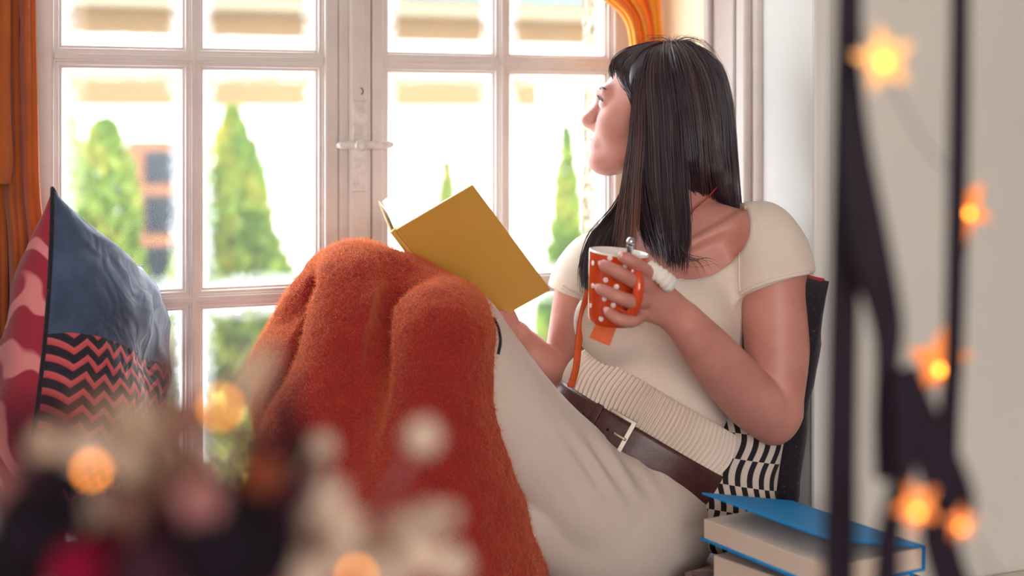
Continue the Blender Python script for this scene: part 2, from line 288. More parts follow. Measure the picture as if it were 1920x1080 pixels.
# ------------------------------------------------------------------ helpers: smooth solid fields -> one continuous surface
class Field:
    def __init__(s, lo, hi, h):
        s.h = h; s.lo = np.array(lo, float); s.n = np.ceil((np.array(hi) - s.lo) / h).astype(int) + 1
        s.d = np.full(s.n, 0.12, np.float32)
    def _win(s, c0, c1):
        a = np.clip(np.floor((np.minimum(c0, c1) - s.lo) / s.h).astype(int), 0, s.n); b = np.clip(np.ceil((np.maximum(c0, c1) - s.lo) / s.h).astype(int) + 1, 0, s.n)
        if np.any(b <= a): return None
        g = np.meshgrid(*[(s.lo[i] + s.h * np.arange(a[i], b[i])).astype(np.float32) for i in range(3)], indexing='ij', sparse=True)
        return (slice(a[0], b[0]), slice(a[1], b[1]), slice(a[2], b[2])), g
    def _op(s, sl, q, k, op):
        d = s.d[sl]
        if op == 'sub': a, b = -d, q
        else: a, b = d, q
        if op == 'and':
            a, b = -d, -q
        if op == 'or' or op == 'sub' or op == 'and':
            if k > 0: hh = np.maximum(k - np.abs(a - b), 0) / k; r = np.minimum(a, b) - hh * hh * k * 0.25
            else: r = np.minimum(a, b)
            s.d[sl] = -r if op in ('sub', 'and') else r
    def cap(s, a, b, ra, rb=None, k=0.01, op='or', flat=None):
        rb = ra if rb is None else rb; a = np.array(a, float); b = np.array(b, float); pad = max(ra, rb) * (1 if flat is None else max(1, 1 / flat[1])) + k + 0.03
        wn = s._win(np.minimum(a, b) - pad, np.maximum(a, b) + pad)
        if wn is None: return s
        sl, (x, y, z) = wn; ab = b - a; L = max(float(ab @ ab), 1e-9)
        t = np.clip(((x - a[0]) * ab[0] + (y - a[1]) * ab[1] + (z - a[2]) * ab[2]) / L, 0, 1)
        dx, dy, dz = x - a[0] - t * ab[0], y - a[1] - t * ab[1], z - a[2] - t * ab[2]; q2 = dx * dx + dy * dy + dz * dz
        if flat is not None:
            fn = np.array(flat[0], float); c = dx * fn[0] + dy * fn[1] + dz * fn[2]; q2 = q2 + c * c * (flat[1] ** 2 - 1)
        s._op(sl, (np.sqrt(np.maximum(q2, 0)) - (ra + t * (rb - ra))).astype(np.float32), k, op); return s
    def chain(s, pts, rad, k=0.01, n=None, op='or', flat=None):
        q = spline([list(p) + [r] for p, r in zip(pts, rad)], n or 6 * (len(pts) - 1) + 1)
        sub = Field.__new__(Field); 
        for i in range(len(q) - 1): s.cap(q[i][:3], q[i + 1][:3], q[i][3], q[i + 1][3], k if i == 0 else min(k, 0.006), op, flat)
        return s
    def ell(s, c, r, R=None, k=0.02, op='or', grow=0.0):
        c = np.array(c, float); r = np.array(r, float) + grow; R = np.eye(3) if R is None else np.array(R, float); pad = max(r) + k + 0.03
        ext = np.sqrt((R ** 2 * (r[:, None] ** 2)).sum(0)) + k + 0.03
        wn = s._win(c - ext, c + ext)
        if wn is None: return s
        sl, (x, y, z) = wn; X = x - c[0]; Y = y - c[1]; Zz = z - c[2]
        q = [(X * R[i][0] + Y * R[i][1] + Zz * R[i][2]) for i in range(3)]
        k0 = np.sqrt(sum((q[i] / r[i]) ** 2 for i in range(3))); k1 = np.sqrt(sum((q[i] / r[i] ** 2) ** 2 for i in range(3)))
        s._op(sl, (k0 * (k0 - 1) / np.maximum(k1, 1e-6)).astype(np.float32), k, op); return s
    def half(s, p, nrm, k=0.004, where=None, grow=0.0):          # cut away the side the normal points to (inside a box 'where')
        wn = s._win(*(where if where is not None else (s.lo, s.lo + s.h * s.n)))
        sl, (x, y, z) = wn; nrm = np.array(nrm, float) / np.linalg.norm(nrm)
        q = ((x - p[0]) * nrm[0] + (y - p[1]) * nrm[1] + (z - p[2]) * nrm[2]).astype(np.float32) - grow
        s._op(sl, np.broadcast_to(q, s.d[sl].shape), k, 'and'); return s
    def mesh(s, name, mat, parent=None, warp=None, relax=1):
        d = s.d; ins = d < 0
        c = np.zeros(np.array(d.shape) - 1, np.int8)
        for i in (0, 1):
            for j in (0, 1):
                for k in (0, 1): c += ins[i:d.shape[0] - 1 + i, j:d.shape[1] - 1 + j, k:d.shape[2] - 1 + k]
        idx = np.argwhere((c > 0) & (c < 8)); vid = np.full(c.shape, -1, np.int32); vid[tuple(idx.T)] = np.arange(len(idx))
        acc = np.zeros((len(idx), 3)); cnt = np.zeros(len(idx))
        cr = [(i, j, k) for i in (0, 1) for j in (0, 1) for k in (0, 1)]
        val = {q: d[idx[:, 0] + q[0], idx[:, 1] + q[1], idx[:, 2] + q[2]].astype(float) for q in cr}
        for a in cr:
            for ax in range(3):
                if a[ax]: continue
                b = list(a); b[ax] = 1; va, vb = val[a], val[tuple(b)]; m = (va < 0) != (vb < 0)
                t = np.where(m, va / np.where(m, va - vb, 1), 0); p = np.array(a, float)[None, :].repeat(len(idx), 0); p[:, ax] += t
                acc += p * m[:, None]; cnt += m
        V = s.lo + s.h * (idx + acc / np.maximum(cnt, 1)[:, None]); quads = []
        for ax in range(3):
            sa = [slice(1, -1)] * 3; sa[ax] = slice(0, -1); sb = [slice(1, -1)] * 3; sb[ax] = slice(1, None)
            e = ins[tuple(sa)] != ins[tuple(sb)]; q = np.argwhere(e); first = ins[tuple(sa)][tuple(q.T)]
            g = q + 1; g[:, ax] -= 1; o1, o2 = (ax + 1) % 3, (ax + 2) % 3
            def at(i, j): h = g.copy(); h[:, o1] -= i; h[:, o2] -= j; return vid[tuple(h.T)]
            f = np.stack([at(1, 1), at(0, 1), at(0, 0), at(1, 0)], 1); f[~first] = f[~first][:, ::-1]; quads.append(f)
        Q = np.concatenate(quads); Q = Q[(Q >= 0).all(1)]
        for _ in range(relax):
            sm = np.zeros_like(V); ct = np.zeros(len(V))
            for i in range(4):
                a, b = Q[:, i], Q[:, (i + 1) % 4]
                for ii in range(3):
                    sm[:, ii] += np.bincount(a, V[b, ii], len(V)) + np.bincount(b, V[a, ii], len(V))
                ct += np.bincount(a, minlength=len(V)) + np.bincount(b, minlength=len(V))
            V = 0.45 * V + 0.55 * sm / np.maximum(ct, 1)[:, None]
        if warp is not None:
            nr = np.zeros_like(V); fn = np.cross(V[Q[:, 2]] - V[Q[:, 0]], V[Q[:, 3]] - V[Q[:, 1]])
            for i in range(4):
                for ii in range(3): nr[:, ii] += np.bincount(Q[:, i], fn[:, ii], len(V))
            nr /= np.maximum(np.linalg.norm(nr, axis=1), 1e-12)[:, None]; V = warp(V, nr)
        me = bpy.data.meshes.new(name); me.vertices.add(len(V)); me.vertices.foreach_set('co', V.astype(np.float32).ravel())
        me.loops.add(Q.size); me.loops.foreach_set('vertex_index', Q.astype(np.int32).ravel()); me.polygons.add(len(Q))
        me.polygons.foreach_set('loop_start', np.arange(0, Q.size, 4, dtype=np.int32)); me.update(calc_edges=True); me.validate()
        return link(name, me, mat, parent, True)
def lerp(a, b, t): return a + (b - a) * t
# ------------------------------------------------------------------ the room
UL, UR, NW = u_at(-160), u_at(1240), 0.562                  # opening left, opening right, depth of the reveal
ZS, ZT = 0.50, 2.15
def struct(mb, name, mat, **kw): return tag(mb.build(name, mat, **kw), kind='structure')
mb = MB()
mb.wbox(-3.2, UL, -0.02, NW, 0, 2.7).wbox(UR, 3.0, -0.02, NW, 0, 2.7)
mb.wbox(UL, UR, -0.02, NW, 2.15, 2.7).wbox(UL, UR, -0.02, NW, 0, ZS - 0.06)
struct(mb, 'wall_window', M['plaster'])
struct(MB().wbox(-3.3, 3.0, NW - 0.2, 5.2, -0.1, 0.0), 'floor', M['floor'])
struct(MB().wbox(-3.3, 3.0, -0.02, 5.2, 2.7, 2.8), 'ceiling', M['ceiling'])
struct(MB().wbox(-3.3, -3.2, -0.02, 5.2, 0, 2.7), 'wall_left', M['plaster'])
struct(MB().wbox(3.0, 3.1, -0.02, 5.2, 0, 2.7), 'wall_right', M['plaster'])
struct(MB().wbox(-3.3, 3.1, 5.2, 5.3, 0, 2.7), 'wall_back', M['plaster'])
mb = MB(); ub = -1.64                                        # unseen window-like frame, made up to go round the added fill light
for a, b, c, d in ((-1.2, -1.1, .8, 2.5), (1.1, 1.2, .8, 2.5), (-1.1, 1.1, .8, .9), (-1.1, 1.1, 2.4, 2.5)): mb.wbox(ub + a, ub + b, 5.14, 5.199, c, d)
struct(mb, 'fill_frame', M['paint'], bevel=.004)
# right reveal: cream panel next to the window, mouldings, then smooth plaster
uR = UR
def n_at(px, u):                                            # depth along the reveal plane u of a pixel column
    k = (px - 960) / F; o = WO + U * u
    return (k * o.y - o.x) / (N.x - k * N.y)
nA, nB, nC, nD = n_at(1336, uR), n_at(1362, uR), n_at(1398, uR), n_at(1432, uR)
struct(MB().wbox(uR - 0.006, uR, 0.0, nA, ZS, ZT), 'trim_1', M['cream_panel'])
mb = MB(); mb.wbox(uR - 0.022, uR, nA, nA + 0.02, ZS, ZT).wbox(uR - 0.012, uR, nA + 0.02, nB, ZS, ZT)
mb.wbox(uR - 0.028, uR, nB, nC, ZS, ZT).wbox(uR - 0.018, uR, nC, nC + 0.012, ZS, ZT).wbox(uR - 0.03, uR, nC + 0.012, nD - 0.02, ZS, ZT).wbox(uR - 0.016, uR, nD - 0.02, nD, ZS, ZT)
struct(mb, 'trim_2', M['paint'], bevel=0.004)
struct(MB().wbox(uR - 0.004, uR, nD, NW, ZS, ZT), 'wall_reveal', M['reveal'])
struct(MB().wbox(uR - 0.006, uR + 0.035, NW - 0.004, NW + 0.012, 0.0, ZT), 'trim_3', M['reveal'], bevel=0.006)
# small black latch hook on the moulding
hk = W(uR - 0.03, n_at(1383, uR), CZ - (345 - HY) / F * 2.78)
mb = MB().tube([hk, hk - U * 0.012], 0.004, 8); mb.tube([hk - U * 0.012 + Z * 0.008, hk - U * 0.012 - Z * 0.008], 0.005, 8)
tag(mb.build('latch_hook', M['black']), 'small black metal hook fixed to the white moulding behind the hair', 'hook')

# window: outer frame, two casements, panes with their beads
ZM, ZL, PIT = 1.469, 1.019, 0.45
zrows = [ZL - PIT, ZL, ZM, ZM + PIT]                         # centres of bottom rail, two glazing bars, top rail
u_left, u_f1, u_r1 = u_at(101, .02), u_at(364, .02), u_at(609, .02)
u_l2, u_f2, u_right = u_at(719, .02), u_at(945, .02), u_at(1152, .02)
FR = 0.018                                                   # face of bars stands this far in front of the glass
def pane_with_bead(par, ua, ub, za, zb):
    # the bead is a mitred stepped frame from the bar faces down to the glass
    steps = [(0.0, FR - 0.003), (0.003, FR - 0.003), (0.004, 0.011), (0.009, 0.011), (0.0105, 0.005), (0.0145, 0.004), (0.016, -0.010)]
    v = []; f = []
    for ins, n in steps:
        v += [W(ua + ins, n, za + ins), W(ub - ins, n, za + ins), W(ub - ins, n, zb - ins), W(ua + ins, n, zb - ins)]
    for i in range(len(steps) - 1):
        for j in range(4): a, b = i * 4 + j, i * 4 + (j + 1) % 4; f.append((a, b, b + 4, a + 4))
    m2 = len(v)
    v += [W(ua, -0.02, za), W(ub, -0.02, za), W(ub, -0.02, zb), W(ua, -0.02, zb)] + [W(ua + .016, -0.02, za + .016), W(ub - .016, -0.02, za + .016), W(ub - .016, -0.02, zb - .016), W(ua + .016, -0.02, zb - .016)]
    for j in range(4):
        k = (j + 1) % 4; f += [(m2 + j, m2 + 4 + j, m2 + 4 + k, m2 + k), ((len(steps) - 1) * 4 + j, (len(steps) - 1) * 4 + k, m2 + 4 + k, m2 + 4 + j)]
    bd = pydata('glazing_bead', v, f, M['paint'], par); 
    # pane: a grid so the distance to the edge can be stored
    nu, nz = 24, 36; ins = 0.014; gv = []; gf = []; ed = []
    for s in (0, 1):
        for i in range(nu + 1):
            for j in range(nz + 1):
                a, b = i / nu, j / nz; a = a * a * (3 - 2 * a); b = b * b * (3 - 2 * b)
                uu = lerp(ua + ins, ub - ins, a); zz = lerp(za + ins, zb - ins, b)
                gv.append(W(uu, -0.004 if s == 0 else -0.007, zz)); ed.append(min(uu - ua - ins, ub - ins - uu, zz - za - ins, zb - ins - zz))
    for i in range(nu):
        for j in range(nz): a = i * (nz + 1) + j; gf.append((a, a + nz + 1, a + nz + 2, a + 1))
    n1 = (nu + 1) * (nz + 1)
    pn = pydata('pane', gv[:n1], gf, M['glass'], par)
    at = pn.data.attributes.new('edge', 'FLOAT', 'POINT'); at.data.foreach_set('value', ed[:n1])
def casement(name, ul, uf, ur, u_out_l, u_out_r):
    e = empty(name, W((ul + ur) / 2, 0, ZL - PIT), kind='structure')
    FW = 0.0055
    MB().wbox(u_out_l, ul, -0.02, FR + 0.004, zrows[0] - 0.06, zrows[3] + 0.06).build('stile', M['paint'], e, bevel=0.004)
    MB().wbox(ur, u_out_r, -0.02, FR + 0.004, zrows[0] - 0.06, zrows[3] + 0.06).build('stile', M['paint'], e, bevel=0.004)
    MB().wbox(ul, ur, -0.02, FR + 0.004, zrows[0] - 0.06, zrows[0] - FW).build('rail', M['paint'], e, bevel=0.003)
    MB().wbox(ul, ur, -0.02, FR + 0.004, zrows[3] + FW, zrows[3] + 0.06).build('rail', M['paint'], e, bevel=0.003)
    for z in zrows[1:3]: MB().wbox(ul, ur, -0.02, FR, z - FW, z + FW).build('muntin', M['paint'], e, bevel=0.002)
    MB().wbox(uf - FW + .001, uf + FW - .001, -0.02, FR + 0.0005, zrows[0], zrows[3]).build('muntin', M['paint'], e, bevel=0.002)
    for a, b in ((ul, uf - FW + .001), (uf + FW - .001, ur)):
        for i in range(3): pane_with_bead(e, a, b, zrows[i] + FW, zrows[i + 1] - FW)
    return e
w1 = casement('window_1', u_left, u_f1, u_r1, u_at(62, .02), u_at(635, .02))
w2 = casement('window_2', u_l2, u_f2, u_right, u_at(697, .02), u_at(1192, .02))
# meeting strip of the right casement with bevels, lock plate and lever
ua, ub = u_at(637, .03), u_at(697, .03)
MB().wbox(ua, ub, -0.02, 0.026, zrows[0] - .06, zrows[3] + .06).build('astragal_base', M['paint'], w2, bevel=0.004)
MB().wbox(u_at(656, .04), u_at(690, .04), 0.02, 0.038, zrows[0] - .06, zrows[3] + .06).build('astragal', M['paint'], w2, bevel=0.006, bseg=3)
dW = 2.80
def zpx(y, d=dW): return CZ - (y - HY) / F * d
pl = MB().wbox(u_at(662, .045), u_at(690, .045), 0.037, 0.0425, zpx(357), zpx(190)).build('lock_plate', M['handle'], w2, bevel=0.002)
for x, y in ((669, 200), (684, 200), (670, 350), (685, 350)):
    c = W(u_at(x, .045), 0.0425, zpx(y)); MB().tube([c, c + N * 0.002], 0.0032, 10).build('screw', M['handle'], pl, smooth=False)
c = W(u_at(677, .05), 0.04, zpx(272)); MB().tube([c, c + N * 0.018], [0.013, 0.011], 14).build('spindle', M['handle'], w2, smooth=True)
q = [(632, 273.5, 2.745), (640, 272.5, 2.742), (665, 272, 2.745), (700, 272, 2.755), (728, 271, 2.765), (737, 271, 2.768)]
MB().tube([P(*a) for a in q], [.005, .0085, .0085, .0085, .0085, .006], 12, flat=((0, 0, 1), 0.95)).build('lever', M['handle'], w2, smooth=True)
c = W(u_at(679, .045), 0.038, zpx(172)); MB().tube([c + Vector((math.cos(a) * .004, 0, math.sin(a) * .006)) for a in np.linspace(-1.6, 1.9, 8)], 0.001, 6).build('hook_eye', M['black'], w2)
# fixed outer frame and sill
mb = MB(); mb.wbox(UL, u_at(62, .02), -0.05, 0.03, zrows[0] - .08, ZT).wbox(u_at(1192, .02), UR, -0.05, 0.02, zrows[0] - .08, ZT)
mb.wbox(UL, UR, -0.05, 0.03, zrows[3] + .06, ZT).wbox(UL, UR, -0.05, 0.06, ZS - .06, zrows[0] - .06)
struct(mb, 'trim_4', M['paint'], bevel=0.004)
# rough-cast outer reveal of the own house, right of the window outside
mb = MB(); n0, n1 = -0.055, -0.175
ue = u_at(1141, n0); rows = 70; cols = 16; v = []; f = []
for i in range(cols + 1):
    for j in range(rows + 1):
        nn = lerp(n0, n1, i / cols); zz = lerp(0.2, 2.3, j / rows); b = noise.noise(Vector((nn * 40, 0, zz * 40))) * 0.008
        v.append(W(ue - 0.004 + b, nn, zz))
for i in range(cols):
    for j in range(rows): a = i * (rows + 1) + j; f.append((a, a + 1, a + rows + 2, a + rows + 1))
k = len(v); v += [W(ue + .5, n0, .2), W(ue + .5, n1, .2), W(ue + .5, n1, 2.3), W(ue + .5, n0, 2.3)]
f += [(k, k + 1, k + 2, k + 3), (cols * (rows + 1), k + 1, k + 2, cols * (rows + 1) + rows)]
tag(pydata('wall_outer', v, f, M['roughcast'], None, True), kind='structure')

# window seat with its pad
tag(MB().wbox(UL - .1, UR + 1.2, -0.0 + NW + .002, 1.16, 0.0, ZS).wbox(UL + .01, UR - .01, 0.035, NW + .004, ZS - .055, ZS).build('window_seat', M['bench'], None, bevel=0.01), 'pale painted window seat running below the window', 'bench')
def seat_pad():
    u0, u1, n0, n1, z0, z1 = UL + .05, UR - .04, 0.10, 1.12, ZS + .002, 0.575; v = []; f = []; nu, nn = 60, 30
    for s in (0, 1):
        for i in range(nu + 1):
            for j in range(nn + 1):
                a, b = i / nu, j / nn; e = min(a * nu, (1 - a) * nu, b * nn, (1 - b) * nn); r = min(1, e / 2.0); r = math.sqrt(1 - (1 - r) ** 2)
                zz = lerp((z0 + z1) / 2, z1 if s else z0, r) + (0.004 * noise.noise(Vector((a * 30, b * 12, 3))) if s else 0); v.append(W(lerp(u0, u1, a), lerp(n0, n1, b), zz))
    m = (nu + 1) * (nn + 1)
    for s in (0, 1):
        for i in range(nu):
            for j in range(nn): a = s * m + i * (nn + 1) + j; q = (a, a + nn + 1, a + nn + 2, a + 1); f.append(q if s else q[::-1])
    tag(pydata('seat_pad', v, f, M['tartan'], None, True), 'dark red tartan pad lying on the window seat', 'seat pad')
seat_pad()

# ------------------------------------------------------------------ outside: neighbouring house, conifers, ground
GZ = -0.75
struct(MB().box(-14, 14, 3.6, 30, GZ - .1, GZ), 'ground_outside', M['gravel'])
HD = 12.0
h = empty('neighbour_house', P(700, 700, HD), 'white rendered neighbouring house with tan eaves seen through the window', 'house')
HO = P(225, HY, HD); HO.z = 0
def hp(x, out):                                              # point of the house front (moved out by 'out') on a pixel column
    k = (x - 960) / F; o = HO + N * out; return o + U * ((k * o.y - o.x) / (U.x - k * U.y))
def px(mb, x0, y0, x1, y1, out, back):                       # a block on the front; heights taken where the front is HD away
    z0, z1 = CZ - (y1 - HY) / F * HD, CZ - (y0 - HY) / F * HD; a, b = hp(x0, out), hp(x1, out); c = [a, b, b - N * (out - back), a - N * (out - back)]
    return mb.hexa([q + Z * z0 for q in c] + [q + Z * z1 for q in c])
xa, xb = -700, 2300
px(MB(), xa, 66, xb, 1200, 0, -.3).build('wall', M['house_white'], h)
px(MB(), xa, 14, xb, 66, .03, -.3).build('upper_wall', M['house_tan'], h)
px(MB(), xa, -9, xb, 16, .5, 0).build('fascia', M['house_cream'], h)
px(MB(), xa, -50, xb, -9, .6, 0).build('gutter', M['gutter'], h)
px(MB(), xa, 126, 1010, 198, .06, -.1).build('band', M['house_tan'], h)
wn = px(MB(), 238, 262, 486, 640, .02, -.05).build('window_surround', M['house_wood'], h)
for x0, x1 in ((272, 334), (352, 396), (406, 448)):
    for y0, y1 in ((284, 344), (368, 438), (464, 545), (560, 625)): px(MB(), x0, y0, x1, y1, .035, 0).build('pane', M['house_glass'], wn)
def conifer(name, label, x, ytop, ybot, half, d, n=2600, seed=1, sq=1.0):
    rnd = random.Random(seed); c = P(x, ybot, d); top = P(x, ytop, d).z; Hh = top - GZ; r = half / F * d
    e = empty(name, (c.x, d, GZ), label, 'conifer', 'conifers in front of the neighbouring house')
    MB().tube([(c.x, d, GZ), (c.x, d, GZ + Hh * .8)], [r * .12, .01], 8).build('trunk', M['trunk'], e)
    v = []; f = []
    for i in range(n):
        t = rnd.random() ** 1.35; a = rnd.uniform(0, 6.283); prof = (1 - t) ** sq * (0.9 + .1 * math.sin(t * 17 + a * 2)) if t > .12 else .75 + t
        rr = r * prof * math.sqrt(rnd.uniform(.35, 1)); s = rnd.uniform(.05, .11) * (1.1 - .6 * t)
        p = Vector((c.x + rr * math.cos(a), d + rr * math.sin(a), GZ + .05 + Hh * t * .97)); o = Vector((math.cos(a), math.sin(a), 1.1)).normalized(); sd = o.orthogonal().normalized(); sd.rotate(Matrix.Rotation(rnd.uniform(0, 6.28), 3, o))
        k = len(v); v += [p - sd * s * .4, p + o * s * .5 + sd * s * .45, p + o * s * 1.3, p + o * s * .5 - sd * s * .45, p + sd.cross(o) * s * .2]; f += [(k, k + 1, k + 4), (k + 1, k + 2, k + 4), (k + 2, k + 3, k + 4), (k + 3, k, k + 4)]
    tag(pydata('foliage', v, f, M['thuja'], e), kind='stuff')
conifer('conifer', 'bushy yellow-green conifer before the brown house window, in the leftmost pane column', 196, 225, 570, 108, 8.6, 7500, 2, .45)
conifer('conifer', 'pale green conifer cut by the left window stile beside the pillow', 108, 140, 570, 84, 10.9, 5600, 3, .5)
conifer('conifer', 'broad green conifer in the second pane column from the left', 436, 200, 570, 172, 10.0, 9500, 4, .75)
conifer('conifer', 'small conifer whose tip shows just above the yellow book', 838, 308, 560, 74, 9.6, 2600, 5)
conifer('conifer', 'slim pointed conifer beside the woman\'s chin', 1062, 240, 560, 84, 9.2, 2600, 6)
def hedge():
    rnd = random.Random(11); v = []; f = []
    for i in range(5200):
        x = rnd.uniform(150, 1250); p = P(x, 600, 7.6); p.y += rnd.uniform(-.3, .3); p.z = GZ + rnd.uniform(0, 1) ** .7 * (.50 + .08 * math.sin(x * .05)); s = rnd.uniform(.04, .09)
        o = Vector((rnd.uniform(-1, 1), rnd.uniform(-1, .3), 1)).normalized(); sd = o.orthogonal().normalized(); k = len(v)
        v += [p - sd * s * .5, p + sd * s * .5, p + o * s]; f.append((k, k + 1, k + 2))
    tag(pydata('low_hedge', v, f, M['thuja']), 'low green hedge along the foot of the house', 'hedge', kind='stuff')
hedge()
# ------------------------------------------------------------------ the woman
D0 = 2.45
per = empty('person', P(1200, 1085, 2.45), 'seated woman in cream sweater and beige trousers holding a mug and gazing out', 'person')
# --- head frame
yaw, pit = math.radians(15), math.radians(9)
hf = Vector((-math.cos(yaw) * math.cos(pit), math.sin(yaw) * math.cos(pit), math.sin(pit)))
hs = hf.cross(Z).normalized(); hu = hs.cross(hf)
HC = P(1219, 205, 2.60); HR = np.array([hf, hs, hu])
def H(f, s, u): return HC + hf * f + hs * s + hu * u
# --- torso frames
ax = Vector((0.50, 0.10, 0.86)).normalized()                 # axis of the pelvis and belly, leaning back against the wall
BC = P(1196, 832, 2.50)                                      # centre of the belt
e2 = Vector((-0.22, -0.97, 0.0)); e2 = (e2 - ax * e2.dot(ax)).normalized(); e1 = e2.cross(ax).normalized()
if e1.x < 0: e1 = -e1
sh = (P(1095, 500, 2.64) - P(1450, 445, 2.45)).normalized()  # shoulder line, near to far
cn = sh.cross(Z).normalized(); cn = cn if cn.y < 0 else -cn
cu = Vector((0.14, 0.02, 1)).normalized(); cn = (cn - cu * cn.dot(cu)).normalized(); cs = cn.cross(cu).normalized()
TR = np.array([cs, cn, cu])
BR = np.array([e1, e2, ax])
def torso(fd, g):
    fd.ell(P(1262, 545, 2.545), (.148, .092, .185), TR, .03, grow=g)
    fd.ell(P(1245, 690, 2.52), (.128, .094, .17), TR, .05, grow=g)
    fd.ell(P(1215, 800, 2.51), (.142, .104, .12), BR, .05, grow=g)
    fd.ell(P(1148, 605, 2.455), (.068, .062, .066), TR, .05, grow=g)
    fd.ell(P(1285, 600, 2.435), (.070, .062, .066), TR, .05, grow=g)
    fd.cap(P(1310, 425, 2.56), P(1425, 440, 2.48), .046 + g, .052 + g, .04)
    fd.cap(P(1270, 440, 2.58), P(1115, 492, 2.64), .046 + g, .046 + g, .04)
lo = np.array([-0.06, 2.10, 0.72]); hi = np.array([0.56, 2.82, 1.53])
B = Field(lo, hi, 0.0024)
# torso under the sweater
torso(B, -0.010)
# head
B.ell(H(-.012, 0, .028), (.096, .074, .092), HR, .02)
B.ell(H(.022, 0, -.045), (.068, .057, .080), HR, .03)
B.ell(H(.076, 0, -.106), (.021, .020, .018), HR, .03)
for s in (-1, 1):
    B.cap(H(-.018, .054 * s, -.058), H(.066, .012 * s, -.106), .017, .017, .03)
    B.ell(H(.056, .036 * s, -.036), (.027, .025, .027), HR, .03)
    B.cap(H(.078, .036 * s, .020), H(.088, .004 * s, .016), .010, .011, .02)
    B.ell(H(.099, .031 * s, -.002), (.016, .018, .012), HR, .014, 'sub')
    B.ell(H(.0755, .031 * s, -.003), (.0125, .0145, .0125), HR, .006)
    B.ell(H(.092, .011 * s, -.047), (.010, .008, .007), HR, .008)
    B.ell(H(-.012, .074 * s, -.008), (.016, .008, .028), HR, .01)
B.cap(H(.085, 0, .008), H(.112, 0, -.038), .007, .0105, .014)
B.cap(H(.112, 0, -.038), H(.094, 0, -.050), .0095, .007, .010)
B.cap(H(.080, -.016, -.071), H(.080, .016, -.071), .010, .010, .02)
B.cap(H(.092, -.012, -.0705), H(.092, .012, -.0705), .0062, .0062, .006)
B.cap(H(.089, -.011, -.0825), H(.089, .011, -.0825), .0072, .0072, .006)
# neck
B.chain([H(-.035, 0, -.05), P(1270, 345, 2.575), P(1296, 410, 2.555), P(1300, 470, 2.55)], [.055, .050, .054, .07], .03)
B.cap(P(1388, 412, 2.47), P(1285, 462, 2.455), .0075, .006, .02)      # collar bone
# near (left) arm
EL = P(1449, 782, 2.40); WR = P(1276, 598, 2.285)
B.chain([P(1440, 452, 2.47), P(1452, 540, 2.455), P(1457, 660, 2.43), P(1455, 765, 2.405)], [.054, .0575, .053, .042], .03)
B.cap(P(1452, 775, 2.41), P(1448, 800, 2.405), .038, .027, .02)
B.chain([EL, P(1408, 748, 2.375), P(1340, 672, 2.325), P(1290, 612, 2.288), WR], [.042, .047, .042, .031, .0285], .02)
# near hand: back of the hand and four fingers through the mug handle
kn = {'i': P(1229, 526, 2.250), 'm': P(1215, 541, 2.232), 'r': P(1208, 563, 2.228), 'p': P(1204, 588, 2.240)}
for k, rr in (('i', .0125), ('m', .0125), ('r', .012), ('p', .0105)): B.cap(WR + (kn[k] - WR) * .12, kn[k], .0185, rr, .014)
B.cap(P(1252, 572, 2.278), P(1226, 556, 2.262), .023, .019, .02)
fingers = [
    [kn['i'], P(1210, 507, 2.214), P(1187, 491, 2.190), P(1167, 481, 2.188)],
    [kn['m'], P(1188, 527, 2.196), P(1160, 511, 2.180), P(1131, 497, 2.194)],
    [kn['r'], P(1184, 565, 2.192), P(1155, 555, 2.178), P(1124, 541, 2.196)],
    [kn['p'], P(1186, 602, 2.202), P(1160, 598, 2.188), P(1140, 584, 2.196)]]
for q, (a, b, c, d_) in zip(fingers, ((.0125, .0098, .0090, .0078), (.0122, .0100, .0092, .0080), (.0118, .0098, .0090, .0078), (.0105, .0090, .0080, .0070))):
    B.chain(q, [a, b, c, d_], .005, 13)
B.chain([P(1252, 560, 2.285), P(1232, 520, 2.300), P(1212, 492, 2.312), P(1192, 484, 2.316)], [.017, .0125, .011, .0088], .008, 13)   # thumb behind the mug
# far (right) arm and hand holding the book
B.chain([P(1100, 495, 2.64), P(1082, 560, 2.645), P(1066, 640, 2.65), P(1052, 706, 2.65)], [.046, .042, .038, .034], .03)
B.chain([P(1052, 706, 2.65), P(1022, 690, 2.625), P(988, 653, 2.620), P(965, 626, 2.595)], [.034, .036, .029, .022], .012)
B.cap(P(967, 626, 2.595), P(948, 610, 2.580), .022, .018, .012)
for i, (a, b, c) in enumerate(((P(954, 604, 2.565), P(940, 592, 2.547), P(925, 588, 2.543)), (P(956, 612, 2.560), P(942, 604, 2.541), P(926, 601, 2.538)), (P(958, 619, 2.560), P(946, 615, 2.541), P(931, 612, 2.538)), (P(962, 626, 2.565), P(951, 625, 2.550), P(938, 623, 2.547)))):
    B.chain([a, b, c], [.010, .0085, .007], .005, 9)
B.chain([P(960, 608, 2.585), P(954, 588, 2.570), P(946, 574, 2.560)], [.013, .010, .008], .006, 9)
body = B.mesh('body', M['skin'], per, relax=2)
# nails
for q in fingers:
    a, b = Vector(q[3]), Vector(q[2]); d = (a - b).normalized(); up = Vector((0, -1, .25)); up = (up - d * up.dot(d)).normalized(); sd = d.cross(up); c = a + up * .0068 + d * .001
    v = [c + sd * .0045 * math.cos(t) + d * .006 * math.sin(t) + up * (.0012 * (1 - abs(math.cos(t)))) for t in np.linspace(0, 6.283, 12, endpoint=False)] + [c + up * .0016]
    pydata('nail', v, [(i, (i + 1) % 12, 12) for i in range(12)], M['nail'], per, True)
